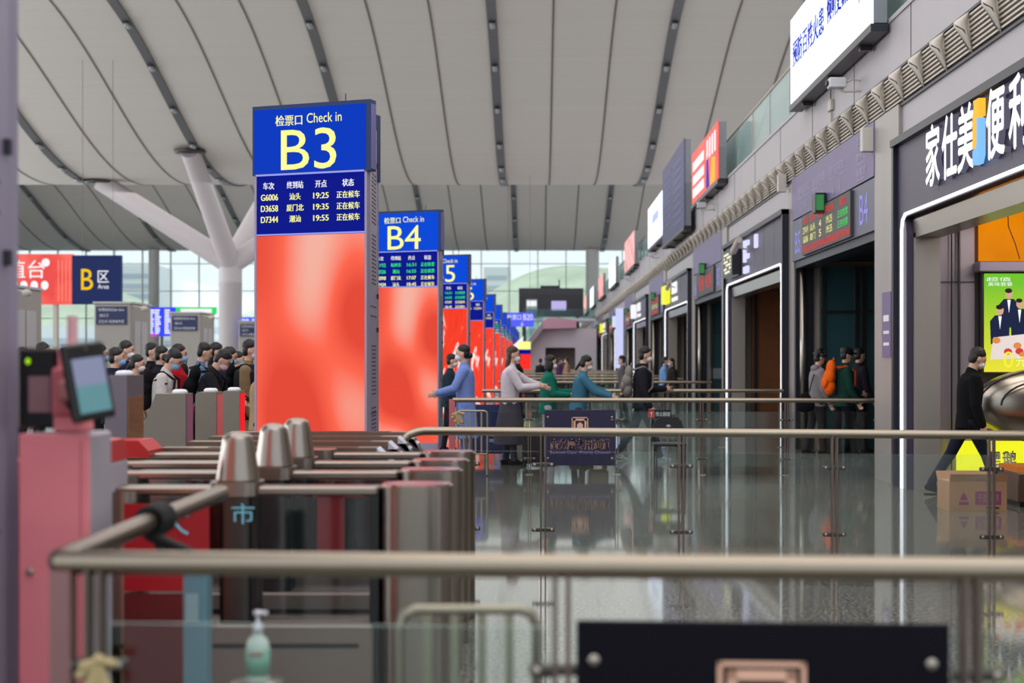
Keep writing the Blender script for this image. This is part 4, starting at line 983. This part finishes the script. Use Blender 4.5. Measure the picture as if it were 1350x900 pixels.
for i, (d, xe) in enumerate(((25.6, 4.42), (36., 4.4), (43., 4.4), (51, 4.4), (61, 4.4), (68, 4.4), (77, 4.4), (88, 3.5))):
    A4 = (-1.0 if d < 60 else -.9, d); n_ = 5; railing(A4, (xe, d), [A4[0]+.05+(xe-.1-A4[0])*k/n_ for k in range(n_+1)], rl[i], clampz=(.25,), seg=8)

# purple sign boards on railings
def sign_board(x0, x1, y, label, dy=0., zt=.875, h=.76, bm_=None):
    t = thing('channel_sign', label, 'sign', (x0, y, zt-h)); w_ = x1-x0
    t.rotation_euler = (0, 0, math.atan2(dy, w_))
    MB().bbox(0, w_, -.008, .008, 0, h, bm_ or navy, .004).build('board', t)
    g = MB(); cx_ = w_/2
    def ring(s, th, zc_, y_): 
        g.box(cx_-s, cx_+s, y_-.002, y_, zc_+s*.88-th, zc_+s*.88, copper).box(cx_-s, cx_-s+th, y_-.002, y_, zc_-s*.88, zc_+s*.88, copper).box(cx_+s-th, cx_+s, y_-.002, y_, zc_-s*.88, zc_+s*.88, copper).box(cx_-s, cx_+s, y_-.002, y_, zc_-s*.88, zc_-s*.88+th, copper)
    ring(.112, .012, h*.74, -.009); ring(.088, .026, h*.74, -.009)
    g.prism([(cx_-.04, h*.74-.05), (cx_+.04, h*.74-.05), (cx_+.04, h*.74), (cx_, h*.74+.03), (cx_-.04, h*.74)], 'y', -.011, -.009, copper)
    g.build('emblem', t)
    g = MB().text('商务座专用通道', (w_*.5, -.010, h*.385), XD, ZD, w_*.84, .15, copper).text('商务座专用通道', (w_*.5+.003, -.010, h*.385), XD, ZD, w_*.84, .15, copper)
    g.text('Business Class  Priority Channel', (w_*.5, -.010, h*.23), XD, ZD, w_*.84, .055, mat('print_mauve', (150, 132, 190), .5)); g.build('lettering', t)
    for (u, z) in ((.045, h-.10), (w_-.045, h-.10), (.045, .1), (w_-.045, .1)):
        MB().ell((u, -.012, z), ((.016, 0, 0), (0, .008, 0), (0, 0, .016)), steel).build('bolt', t)
    return t
xs0 = WX(760, 3.66); xs1 = WX(1252, 3.60)
sign_board(xs0, xs1, 3.655, 'dark navy sign board with copper square emblem hung on the nearest railing', dy=-.055, zt=.885, bm_=mat('navy_black', (7, 6, 18), .5, spec=.15))  # same navy board, its backlit shade put into a darker colour
sign_board(WX(718, 19.45), WX(811, 19.45), 19.42, 'purple business class priority channel sign on the third railing', zt=.886)

# small folding barriers
def barrier(x, y, label, w_=.37, z0=.02, zt=.88, rz=0):
    t = thing('swing_barrier', label, 'barrier', (x, y, 0), rz); r_ = .014
    c = .045
    MB().tube([(0, 0, z0), (0, 0, zt-c), (c*.3, 0, zt-c*.3), (c, 0, zt), (w_-c, 0, zt), (w_-c*.3, 0, zt-c*.3), (w_, 0, zt-c), (w_, 0, z0)], r_, mat('barrier_steel', (158, 152, 134), .4, .9), 12).build('frame', t)
    for k in range(1, 5): MB().box(w_*k/5-.012, w_*k/5+.012, -.005, .005, .45 if k % 2 == 5 else .30, zt, mat('barrier_steel', (158, 152, 134), .4)).build('bar', t)
    MB().tube([(0, 0, .30), (w_, 0, .30)], .010, MATS['barrier_steel'], 10).build('crossbar', t)
    return t
bb1 = barrier(WX(527, 3.84), 3.84, 'round-cornered steel swing barrier beside the dark sign in the foreground')
MB().bbox(.355, .43, -.03, .01, .70, .725, darksteel).build('latch', bb1)
barrier(WX(604, 19.3), 19.2, 'round-cornered steel swing barrier at the left end of the third railing', w_=.40)
barrier(WX(640, 26), 25.2, 'steel swing barrier standing behind the woman in the white cardigan', w_=.5)
# yellowed glove / ribbon tied to barrier posts
ribm = cloth((176, 158, 118))
def ribbon(x, y, z, s, label):
    g = MB(); g.ball((0, 0, 0), .022*s, ribm)
    for (dx, dz) in ((-.05, -.02), (.05, -.01), (-.03, -.09), (.035, -.10), (.0, -.12), (-.06, -.05)):
        g.cap((0, 0, 0), .012*s, (dx*s, -.01, dz*s), .018*s, ribm, 8)
    tag(g.build('tied_ribbon', None, (x, y, z)), label, 'ribbon')
ribbon(WX(135, 3.72), 3.69, WZ(866, 3.72), .75, 'cream cloth ribbon tied on the post at the near railing corner')
ribbon(WX(604, 19.1), 19.14, WZ(544, 19.1), 1.3, 'white ribbon tied on the barrier at the end of the third railing')

# sanitizer bottle on a little stand
bt = thing('sanitizer_bottle', 'white pump sanitizer bottle with green label behind the nearest railing', 'bottle', (WX(340, 4.4), 4.4, .56))
MB().lathe([(.034, 0), (.037, .01), (.037, .105), (.030, .13), (.014, .145), (.013, .16)], (0, 0, 0), mat('bottle_white', (198, 210, 200), .3), 24, 1, .7).build('body', bt)
MB().lathe([(.0375, .02), (.0378, .1)], (0, 0, 0), mat('label_green', (120, 168, 148), .5), 24, 1, .72).box(-.02, .02, -.029, -.027, .085, .092, redpk).build('label', bt)
MB().lathe([(.016, .155), (.016, .175), (.006, .18), (.005, .205), (.012, .208), (.012, .218)], (0, 0, 0), maskw, 14).box(-.012, .03, -.006, .006, .208, .217, maskw).build('pump', bt)
tag(MB().lathe([(.12, 0), (.12, .015), (.015, .03), (.015, .54), (.08, .545), (.08, .56)], (WX(340, 4.4), 4.4, 0), steel, 20).build('bottle_stand'), 'slim steel stand under the sanitizer bottle', 'stand')
# floor cabinet, blue-grey, between posts
tag(MB().bbox(WX(241, 5.2), WX(272, 5.2), 5.2, 5.3, 0, .78, mat('cabinet_blue', (98, 136, 150), .3), .006).box(WX(245, 5.2), WX(262, 5.2), 5.193, 5.2, .6, .7, mat('cabinet_label', (140, 170, 176), .4)).build('blue_cabinet'), 'narrow blue-grey cabinet behind the corner of the nearest railing', 'cabinet')

# prohibition sign and folding chair behind second railing
t = thing('warning_plate', 'small dark plate with red square and white characters near the black chair', 'sign', (WX(855, 20), 20.2, 0))
MB().box(0, .34, 0, .01, .74, .86, blackm).box(.01, .1, -.003, 0, .75, .85, redpk).text('禁止翻越', (.22, -.004, .8), XD, ZD, .2, .06, maskw).text('!', (.055, -.005, .8), XD, ZD, .02, .07, maskw).build('plate', t)
MB().tube([(.05, .012, .0), (.05, .012, .75)], .01, steel, 8).tube([(.29, .012, 0), (.29, .012, .75)], .01, steel, 8).build('post', t)
t = thing('black_chair', 'black chair with rounded backrest standing behind the second railing', 'chair', (WX(882, 19), 18.9, 0))
MB().prism([(-.21, .60), (-.21, .68), (-.17, .76), (-.1, .80), (.12, .80), (.18, .74), (.2, .66), (.2, .60)], 'y', .20, .23, blackm).ell((0, .19, .68), ((.03, 0, 0), (0, .004, 0), (0, 0, .02)), whitep).build('backrest', t)
MB().bbox(-.22, .2, -.2, .2, .43, .47, blackm, .01).build('seat', t)
for sx in (-.19, .18):
    for sy in (-.18, .18): MB().tube([(sx, sy, 0), (sx, sy, .44 if sy < 0 else .62)], .012, blackm, 8).build('leg', t)
t = thing('info_board', 'navy blue information board behind the second railing near the white cardigan woman', 'board', (WX(622, 22), 22.0, 0))
MB().box(0, .66, 0, .02, .12, .88, navyb).box(.27, .53, -.003, 0, .39, .44, mat('print_grey', (140, 146, 170), .5)).box(.27, .5, -.003, 0, .30, .35, mat('print_grey', (140, 146, 170), .5)).build('panel', t)
MB().box(.02, .05, .02, .05, 0, .88, steel).box(.61, .64, .02, .05, 0, .88, steel).build('post', t)

# ------------------------------------------------------------------ people
V = Vector
def capsule_chain(mb, pts, rs, m):
    for i in range(len(pts)-1): mb.cap(pts[i], rs[i], pts[i+1], rs[i+1], m, 12)
def person(px, d, face, H, label, top=(30, 30, 36), bottom=(28, 30, 40), hair='short', mask=maskw, lean=.04, head=.1, yaw=0.,
           arms=((.15, .35), (-.05, .25)), legs=((.12, .05), (-.12, .1)), hem=-.22, vox=.014, hood=None, skirt=None, bend_out=.12, hairmat=None, shoe=(24, 24, 26), pattern=None, vest=None, grp=None, X=None):
    X = WX(px, d) if X is None else X
    t = thing('person', label, 'person', (X, d, 0), math.radians(face), grp)
    k = H/1.75; hp = [a for a, _ in legs]
    def leg_chain(zp, s, a, kb):
        hip = V((0, s*.088*k, zp)); kn = hip+V((math.sin(a), 0, -math.cos(a)))*.43*k; an = kn+V((math.sin(a-kb), 0, -math.cos(a-kb)))*.415*k
        return hip, kn, an
    zmin = min(leg_chain(0, 1, *l)[2].z for l in legs); zp = .085*k-zmin
    up = V((math.sin(lean), 0, math.cos(lean))); fw = V((math.cos(lean), 0, -math.sin(lean)))
    P0 = V((0, 0, zp)); neck = P0+up*.53*k
    ha = lean+head; hu = V((math.sin(ha), 0, math.cos(ha))); hf = V((math.cos(ha), 0, -math.sin(ha))); hy = V((0, 1, 0))
    if yaw: hf, hy = (hf*math.cos(yaw)+hy*math.sin(yaw)), (hy*math.cos(yaw)-hf*math.sin(yaw))
    hc = neck+up*.05*k+hu*.13*k+V((math.cos(lean), 0, 0))*.01
    sk = MB(); S = skin
    sk.ell(hc+hu*.012*k, (hf*.093*k, hy*.074*k, hu*.108*k), S, 18, 14); sk.ell(hc-hu*.055*k+hf*.022*k, (hf*.066*k, hy*.055*k, hu*.062*k), S)
    sk.cap(hc+hf*.088*k+hu*.012*k, .008*k, hc+hf*.103*k-hu*.02*k, .013*k, S, 8)
    for s in (-1, 1): sk.ell(hc+hy*s*.076*k-hf*.005*k-hu*.005*k, (hf*.018*k, hy*.009*k, hu*.03*k), S, 8, 6)
    sk.cap(hc-hu*.09*k-hf*.012*k, .050*k, neck-up*.04*k, .058*k, S)
    sk.cap(P0, .10*k, neck-up*.1*k, .10*k, S)
    tp = MB(); tm_ = cloth(top)
    # torso as ringed loft
    rings = [(-.0, .155, .118), (.2, .148, .115), (.45, .158, .122), (.7, .178, .125), (.85, .186, .112), (.94, .14, .088), (1.03, .072, .066)]
    rings = [(q, a*1.1, b*1.16) if q < .9 else (q, a, b) for q, a, b in rings]
    if hem < -.3: rings = [(hem, .225, .195), (hem*.5, .195, .165)]+rings
    else: rings = [(hem, .18, .15)]+rings
    vs = []; fs = []; n = 18
    for (q, wy, wx) in rings:
        c = P0+up*.53*k*q if q >= 0 else P0+V((0, 0, .53*k*q))
        for j in range(n): a = 2*PI*j/n; vs.append(c+fw*math.cos(a)*wx*k+V((0, 1, 0))*math.sin(a)*wy*k)
    for i in range(len(rings)-1):
        for j in range(n): fs.append((i*n+j, i*n+(j+1) % n, (i+1)*n+(j+1) % n, (i+1)*n+j))
    fs.append(tuple(reversed(range(n)))); fs.append(tuple(range((len(rings)-1)*n, len(rings)*n)))
    tp.add(vs, fs, tm_, True)
    tp.cap(neck-up*.015*k, .066*k, neck+up*.025*k, .064*k, tm_)
    hands = []
    for s, arm in zip((-1, 1), arms):
        sp, eb = arm[0], arm[1]; out = arm[2] if len(arm) > 2 else bend_out
        sh = P0+up*.465*k+V((0, s*.165*k, 0))
        el = sh+V((math.sin(sp), s*out, -math.cos(sp))).normalized()*.285*k
        fd = V((math.sin(sp+eb), -s*(out*.6 if eb > .4 else -out*.3), -math.cos(sp+eb))).normalized(); wr = el+fd*.25*k
        capsule_chain(tp, [sh, el, wr-fd*.01], [.074*k, .062*k, .05*k], tm_)
        sk.cap(el, .036*k, wr, .026*k, S)
        # hand: palm, four fingers, thumb
        sd = fd.cross(V((0, 1, 0)));
        if sd.length < .1: sd = V((0, 0, 1))
        sd.normalize(); acr = V((sd.x, sd.y, sd.z)); nrm = fd.cross(acr).normalized()
        pc = wr+fd*.05*k; sk.ell(pc, (fd*.052*k, acr*.04*k, nrm*.017*k), S, 10, 8)
        for f_ in range(4):
            o_ = (f_-1.5)*.019*k; l = (.062, .072, .067, .052)[f_]*k; b0 = wr+fd*.088*k+acr*o_; b1 = b0+(fd*.85-nrm*s*.5)*l*.55; b2 = b1+(fd*.35-nrm*s*.95)*l*.5
            sk.cap(b0, .0095*k, b1, .009*k, S, 6); sk.cap(b1, .009*k, b2, .008*k, S, 6)
        tb_ = wr+fd*.03*k+acr*.03*k; sk.cap(tb_, .012*k, tb_+(fd*.6+acr*.7).normalized()*.05*k, .009*k, S, 6)
        hands.append(wr+fd*.09*k)
    tr = MB(); bm_ = cloth(bottom)
    tr.ell(P0+V((0, 0, -.01)), (fw*.122*k, V((0, .158*k, 0)), up*.12*k), bm_)
    for s, lg in zip((-1, 1), legs):
        hip, kn, an = leg_chain(zp, s, *lg)
        capsule_chain(tr, [hip-V((0, 0, .03)), kn, an], [.093*k, .066*k, .052*k], bm_)
        capsule_chain(sk, [hip, kn, an], [.06*k, .045*k, .036*k], S)
        sh_ = MB(); a_ = lg[0]-lg[1]; tdir = V((math.cos(a_*.6), 0, math.sin(a_*.6))) if an.z > .1*k else V((1, 0, 0))
        heel = an+V((-.045*k, 0, -.045*k)); toe = an-V((0, 0, .055*k))+tdir*.15*k
        sh_.cap(heel, .035*k, toe, .028*k, S); sh_.cap(an-V((0, 0, .02)), .045*k, an+tdir*.06*k-V((0, 0, .035*k)), .036*k, S)
        sh_.box(heel.x-.03*k, toe.x+.02*k, an.y-.036*k, an.y+.036*k, min(heel.z, toe.z)-.033*k, min(heel.z, toe.z)-.012*k, S)
        sh_.ms = [cloth(shoe)]; sh_.build('shoe', t)
    if skirt:
        sq = MB(); vs = []; fs = []
        for (dz, r_) in ((.06, .15), (-.1, .19), (-.35, .25), (-.62, .29)):
            for j in range(18): a = 2*PI*j/18; vs.append(P0+V((math.cos(a)*r_*k*.85, math.sin(a)*r_*k, dz*k)))
        for i in range(3):
            for j in range(18): fs.append((i*18+j, i*18+(j+1) % 18, (i+1)*18+(j+1) % 18, (i+1)*18+j))
        fs.append(tuple(reversed(range(18)))); fs.append(tuple(range(54, 72))); sq.add(vs, fs, bm_, True)
        remesh(sq, 'skirt', vox, t, cloth(skirt), 3)
    remesh(sk, 'body', min(vox, .011), t, skin, 3)
    remesh(tp, 'jacket', vox, t, tm_, 4); remesh(tr, 'trousers', vox, t, bm_, 4)
    if vest:
        vm = MB(); vs = []; fs = []
        R = [(q, a_*1.05, b_*1.06) for (q, a_, b_) in rings if q > -.25]
        for (q, wy, wx) in R:
            c = P0+up*.53*k*q
            for j in range(n): a = 2*PI*j/n; vs.append(c+fw*math.cos(a)*(wx+.02)*k+V((0, 1, 0))*math.sin(a)*(wy+.012)*k)
        for i in range(len(R)-1):
            for j in range(n): fs.append((i*n+j, i*n+(j+1) % n, (i+1)*n+(j+1) % n, (i+1)*n+j))
        fs.append(tuple(reversed(range(n)))); fs.append(tuple(range((len(R)-1)*n, len(R)*n))); vm.add(vs, fs, bm_, True)
        remesh(vm, 'vest', vox, t, cloth(vest), 4)
    # hair
    h = MB(); hm = hairmat or hairm
    h.ell(hc+hu*.056*k-hf*.020*k, (hf*.095*k, hy*.082*k, hu*.080*k), hm, 16, 12)
    h.ell(hc-hf*.038*k+hu*.0*k, (hf*.066*k, hy*.080*k, hu*.085*k), hm)
    rh = random.Random(int(px*7+d))
    for j in range(22):
        a = rh.uniform(0, 2*PI); e = rh.uniform(.35, 1.5); q = hf*(math.cos(a)*math.cos(e)*.088-.020)+hy*math.sin(a)*math.cos(e)*.076+hu*(.056+math.sin(e)*.074)
        h.ball(hc+q*k, rh.uniform(.010, .017)*k, hm, 7, 5)
    if hair == 'long':
        h.ell(hc-hf*.055*k-hu*.12*k, (hf*.05*k, hy*.072*k, hu*.13*k), hm)
    if hair == 'bob':
        for s in (-1, 1): h.ell(hc+hy*s*.06*k-hf*.01*k-hu*.05*k, (hf*.062*k, hy*.03*k, hu*.10*k), hm)
        h.ell(hc-hf*.05*k-hu*.05*k, (hf*.055*k, hy*.075*k, hu*.10*k), hm)
    if hair == 'bun': h.ball(hc-hf*.10*k-hu*.035*k, .045*k, hm)
    if hair == 'tail': h.cap(hc-hf*.095*k, .03*k, hc-hf*.14*k-hu*.13*k, .02*k, hm)
    if hair == 'curly':
        rd = random.Random(5)
        for j in range(26):
            a = rd.uniform(0, 2*PI); e = rd.uniform(-.2, 1.5); q = hf*math.cos(a)*math.cos(e)*.1+hy*math.sin(a)*math.cos(e)*.09+hu*(math.sin(e)*.1+.035)
            if q.dot(hf) < .075 or q.dot(hu) > .06: h.ball(hc+q*k, .032*k, hm, 8, 6)
    if hair == 'cap':
        c = MB(); c.ell(hc+hu*.055*k, (hf*.108*k, hy*.09*k, hu*.085*k), hm, 16, 12); c.ell(hc+hf*.12*k+hu*.05*k, (hf*.07*k, hy*.06*k, hu*.012*k), hm)
        remesh(c, 'cap', .01, t, cloth((26, 26, 30)), 2)
    remesh(h, 'hair', .008, t, hm, 1)
    if mask:
        m_ = MB(); m_.ell(hc-hu*.045*k+hf*.050*k, (hf*.065*k, hy*.058*k, hu*.05*k), mask, 14, 10)
        for s in (-1, 1): m_.tube([hc-hu*.03*k+hf*.06*k+hy*s*.054*k, hc+hu*.005*k+hf*.0*k+hy*s*.082*k], .003, mask, 5)
        m_.build('mask', t)
    for s in (-1, 1):
        e_ = MB(); e_.ell(hc+hf*.0865*k+hy*s*.030*k+hu*.018*k, (hf*.008*k, hy*.013*k, hu*.007*k), blackm, 8, 6); e_.build('eye', t)
        e2 = MB(); e2.cap(hc+hf*.088*k+hy*s*.016*k+hu*.036*k, .004*k, hc+hf*.078*k+hy*s*.045*k+hu*.037*k, .003*k, hairm, 6); e2.build('eyebrow', t)
    if hood:
        hd = MB(); c = neck+up*.0*k-fw*.055*k; hd.ell(c, (fw*.075*k, V((0, .10*k, 0)), up*.06*k), S); remesh(hd, 'hood', .012, t, cloth(hood), 3)
    if pattern:
        g = MB()
        for (q, a, s1, s2) in pattern:
            c = P0+up*.53*k*q; r_ = V((math.cos(a)*.145*k, math.sin(a)*.215*k, 0)); g.ell(c+r_, (V((.04*s1, .0, .01)), V((.0, .02, 0)), V((0, 0, .012*s2))), cloth((24, 24, 34)))
        g.build('pattern', t)
    t['_x'] = 0; del t['_x']
    return t, dict(P0=P0, up=up, fw=fw, neck=neck, k=k, hands=hands, hc=hc)
def to_world(t, p):
    a = t.rotation_euler.z; return V((t.location.x+p.x*math.cos(a)-p.y*math.sin(a), t.location.y+p.x*math.sin(a)+p.y*math.cos(a), p.z))
def backpack(tp, label, rgb, s=1.):
    t, J = tp; k = J['k']; base = J['P0']+J['up']*.12*k-J['fw']*(.128*k+.005)
    b = thing('backpack', label, 'backpack', to_world(t, base), t.rotation_euler.z); m_ = cloth(rgb); U = J['up']; Fw = J['fw']
    L = MB()
    for (h_, dd, ww, c) in ((0.06, .08, .14, .09), (.2, .085, .15, .1), (.33, .065, .13, .08)): L.ell(-Fw*c*s+U*h_*s, (Fw*dd*s, V((0, ww*s, 0)), U*.12*s), m_)
    remesh(L, 'bag', .012, b, m_, 5)
    P = MB(); P.ell(-Fw*.165*s+U*.12*s, (Fw*.04*s, V((0, .11*s, 0)), U*.09*s), m_); remesh(P, 'pocket', .012, b, m_, 4)
    for sy in (-1, 1):
        st = MB(); o = V((0, sy*.10*k, 0)); w0 = .128*k
        st.tube([o+U*.38-Fw*.01, o+U*.42*k+Fw*w0, o+U*.34*k+Fw*(w0*2.15), o*1.25+U*.12*k+Fw*(w0*2.15), o*1.7+U*.0+Fw*w0*1.3], .016, m_, 8); st.build('strap', b)
    MB().tube([V((0, -.03, 0))+U*.44*s-Fw*.05*s, U*.48*s-Fw*.05*s, V((0, .03, 0))+U*.44*s-Fw*.05*s], .008, m_, 6).build('top_handle', b)
    return b
def phone(tp, i, label):
    t, J = tp; p = to_world(t, J['hands'][i]); g = thing('phone', label, 'phone', p, t.rotation_euler.z); MB().bbox(-.01, .11, -.035, .035, .02, .03, blackm, .003).build('body', g)

WALK = ((.38, .12), (-.30, .28))
# by the railings, left to right
person(614, 20.6, 180, 1.77, 'person in a long blue gown with dark tied-back hair, reaching forward', top=(118, 142, 206), bottom=(110, 132, 196), hair='bun', hem=-.95, mask=maskw, head=.05, arms=((.35, .95), (.5, .8)), legs=((.05, .02), (-.05, .02)), vox=.012)
person(672, 21.3, 0, 1.76, 'woman in a white cardigan and long grey skirt with brown hair, pushing forward', top=(206, 196, 204), bottom=(70, 66, 76), hair='long', hairmat=hairb, skirt=(70, 66, 76), hem=-.2, arms=((.55, 1.1), (1.0, .25)), legs=((.1, .05), (-.05, .05)), vox=.012)
person(722, 22.1, 0, 1.63, 'girl in a green and white jacket with a black bob', top=(20, 108, 92), bottom=(176, 176, 186), hair='bob', arms=((.3, 1.2), (.5, 1.1)), hem=-.28, vest=None, vox=.012, legs=((.1, .05), (-.05, .05)))
person(762, 21.2, 0, 1.63, 'woman in a teal coat with dark hair leaning forward over a trolley', top=(62, 112, 136), bottom=(60, 60, 70), hair='tail', lean=.16, arms=((.75, .5), (.9, .3)), hem=-.75, vox=.012, legs=((.1, .05), (-.05, .05)))
pm_ = person(846, 22., 0, 1.80, 'tall man in a black jacket walking with a grey backpack and a phone', top=(34, 34, 42), bottom=(44, 54, 64), hair='short', arms=((.0, .35), (.35, 1.25)), legs=WALK, hood=(34, 34, 42), vox=.010, hem=-.18, shoe=(150, 156, 160))
backpack(pm_, 'grey backpack worn by the tall man in the black jacket', (128, 122, 118)); phone(pm_, 1, 'black phone held by the tall walking man')
# trolley bag for teal woman
t = thing('trolley_bag', 'grey wheeled trolley bag pushed by the woman in the teal coat', 'trolley bag', (WX(788, 21.4), 21.4, 0))
MB().bbox(-.14, .16, -.12, .12, .08, .62, cloth((120, 112, 108)), .03).build('bag', t); MB().tube([(-.1, -.08, .6), (-.12, -.08, .95), (-.12, .08, .95), (-.1, .08, .6)], .01, blackm, 8).build('handle', t)
MB().ell((.02, 0, .70), ((.12, 0, 0), (0, .1, 0), (0, 0, .09)), cloth((200, 200, 206))).build('top_bundle', t)
for sx in (-.1, .1): MB().tube([(sx, -.12, .04), (sx, .12, .04)], .04, blackm, 12).build('wheel', t)
t = thing('suitcase', 'dark upright suitcase beside the woman in the white cardigan', 'suitcase', (WX(703, 21.0), 20.9, 0))
MB().bbox(-.16, .16, -.11, .11, .05, .58, cloth((50, 44, 48)), .03).build('shell', t); MB().tube([(-.1, 0, .57), (-.1, 0, .98), (.1, 0, .98), (.1, 0, .57)], .009, steel, 8).build('handle', t)
for sx in (-.12, .12): MB().tube([(sx, -.09, .028), (sx, .09, .028)], .027, blackm, 10).build('wheel', t)
# door group
X0 = 0
person(1077, 23.6, 10, 1.72, 'person in a grey hoodie with curly black hair waiting at the B4 door', top=(132, 126, 130), bottom=(50, 48, 54), hair='curly', mask=None, arms=((.1, .3), (.2, .5)), hood=(132, 126, 130), vox=.012, legs=((.1, .05), (-.15, .1)))
po_ = person(1112, 23.2, 5, 1.77, 'person in a dark green jacket with an orange backpack at the B4 door', top=(26, 62, 54), bottom=(24, 26, 30), hair='cap', mask=None, arms=((.1, .4), (.3, .9)), vox=.012, legs=((.2, .05), (-.15, .1)))
backpack(po_, 'bright orange backpack worn at the B4 door', (232, 96, 20), 1.15)
person(1130, 24.2, 20, 1.76, 'person with black hair behind the orange backpack at the B4 door', top=(40, 36, 46), bottom=(24, 26, 30), mask=None, vox=.014)
t = thing('shoulder_bag', 'black shoulder bag hanging behind the grey hoodie person', 'bag', (WX(1063, 23.3), 23.4, .74)); L = MB(); L.ell((0, 0, .1), ((.16, 0, 0), (0, .07, 0), (0, 0, .14)), blackm); L.ell((0, 0, .2), ((.1, 0, 0), (0, .05, 0), (0, 0, .1)), blackm); remesh(L, 'bag', .012, t, cloth((24, 22, 26)), 3)
MB().tube([(.05, 0, .25), (.13, 0, .55), (.17, .1, .6)], .012, blackm, 6).build('strap', t)
# man by shop
person(1279, 16.45, 0, 1.76, 'man in a black jacket and white mask walking head down past the shop', top=(16, 16, 19), bottom=(30, 32, 46), hair='short', lean=.06, head=.42, arms=((-.02, .32), (.12, .3)), legs=((.42, .1), (-.42, .16)), vox=.009, hem=-.2, X=4.98)

# queue on the left
Q = [
 (128, 18.6, 1.75, 'man with blue mask in dark coat, leftmost face beside the tablet', (30, 32, 42), 'short', maskb, .05, None),
 (149, 17.2, 1.70, 'person in a dark navy hooded jacket standing behind the lilac gate reader', (32, 34, 52), 'short', maskb, .05, 'h'),
 (162, 19.3, 1.81, 'tall man in a navy jacket near the lilac gate reader', (30, 36, 60), 'short', maskw, .1, None),
 (176, 18.3, 1.62, 'short woman in a beige coat with tied hair in the queue', (170, 156, 134), 'tail', maskw, .15, None),
 (197, 20.5, 1.80, 'man in black behind the man with black jacket and blue mask', (24, 24, 28), 'short', None, .05, None),
 (209, 19.2, 1.74, 'man in a black jacket with a blue mask, left of the red jacket', (28, 30, 38), 'short', maskb, .1, None),
 (231, 18.0, 1.75, 'person in a red jacket with blue mask in the queue', (170, 20, 34), 'short', maskb, .1, None),
 (262, 19.3, 1.79, 'man in a denim blue jacket, second from the white column side', (92, 116, 156), 'short', None, .3, 'b'),
 (280, 20.4, 1.80, 'person with brownish hair behind the black puffer jacket man', (46, 38, 44), 'long', None, .15, None),
 (296, 18.3, 1.72, 'man in a navy coat with blue mask holding a phone', (28, 32, 52), 'short', maskb, .25, 'p'),
 (311, 21.5, 1.68, 'person in dark clothes half hidden behind the navy coat man', (44, 44, 52), 'short', maskb, .1, None),
]
for i, (px, d, H, lb, c, hr_, mk, hp_, ex) in enumerate(Q):
    tp_ = person(px, d, random.uniform(-12, 12), H, lb, top=c, bottom=(30, 30, 38), hair=hr_, mask=mk, head=hp_, hood=c if ex == 'h' else None, arms=((.3, 1.2), (.2, .4)) if ex == 'p' else ((.15, .3), (.1, .5)), vox=.014, grp='people queuing on the left')
    if ex == 'b': backpack(tp_, 'dark backpack on the denim blue jacket man', (30, 30, 36))
    if ex == 'p': phone(tp_, 0, 'phone held by the man in the navy coat')
wp = person(214, 16.6, 0, 1.70, 'woman in a white jacket with dark marks looking down, blue mask', top=(196, 188, 186), bottom=(22, 22, 26), hair='bun', mask=maskb, head=.55, lean=.08, arms=((.05, .3), (.1, .4)), vox=.011, grp='people queuing on the left',
    pattern=[(.75, -1.3, 1.2, 1), (.5, -1.6, 1, 1.4), (.2, -1.2, 1.3, 1), (.85, -1.9, 1, 1), (-.05, -1.5, 1.2, 1.2), (.35, -.9, .8, 1.5)])
backpack(wp, 'black backpack with red trim on the woman in the white jacket', (26, 22, 28))
pp = person(270, 16.8, 0, 1.72, 'man in a black puffer jacket bending over a phone, pink mask', top=(34, 32, 38), bottom=(30, 30, 38), mask=maskp, head=.55, lean=.2, arms=((.45, .95), (.5, .95)), vox=.011, grp='people queuing on the left')
backpack(pp, 'black backpack on the man in the puffer jacket', (22, 22, 26)); phone(pp, 0, 'phone in the hands of the man in the puffer jacket')
kp = person(325, 17.6, 0, 1.80, 'man with khaki sleeves and dark vest standing next to the B3 tower', top=(132, 112, 84), bottom=(170, 156, 140), vest=(40, 36, 40), mask=maskw, arms=((.0, .3), (.2, .9)), vox=.011, grp='people queuing on the left')
backpack(kp, 'black backpack on the khaki sleeved man', (20, 20, 24))
person(343, 16.3, 0, 1.62, 'person in a tan and navy coat half hidden by the B3 tower', top=(176, 146, 110), bottom=(36, 40, 66), mask=maskw, vox=.014, grp='people queuing on the left')
person(26, 17.5, 0, 1.70, 'person in pale pink at the far left behind the black reader box', top=(190, 150, 160), bottom=(40, 40, 46), hair='bob', vox=.016, grp='people queuing on the left')
person(52, 18.6, 0, 1.78, 'person in dark clothes behind the pink pedestal', top=(36, 34, 40), bottom=(30, 30, 36), vox=.016, grp='people queuing on the left')
# far people
fp = [(684, 39, 180, 1.72, 'distant person in a black coat beyond the white cardigan woman', (34, 32, 38), 'short'),
      (737, 60, 0, 1.72, 'tiny distant person in purple near the end block', (80, 54, 96), 'short'), (748, 66, 180, 1.74, 'tiny distant person in a tan coat near the end block', (170, 130, 110), 'short'),
      (712, 62, 60, 1.7, 'tiny distant person in black beyond the railings', (34, 34, 38), 'short'),
      (822, 36, 180, 1.68, 'distant man in a grey and black jacket left of the tall walking man', (90, 88, 92), 'short'),
      (875, 41, 0, 1.66, 'distant person in a light blue shirt near the yellow-signed shop', (110, 150, 200), 'short'),
      (887, 40, 200, 1.62, 'distant person in a dark coat near the yellow-signed shop', (40, 36, 34), 'long'),
      (592, 24.2, 0, 1.66, 'person in dark teal behind the blue gown person', (34, 50, 62), 'short')]
for (px, d, fc, H, lb, c, hr_) in fp:
    person(px, d, fc, H, lb, top=c, bottom=(34, 34, 42), hair=hr_, mask=maskw, vox=.018, legs=WALK if d > 50 else ((.1, .05), (-.1, .05)))
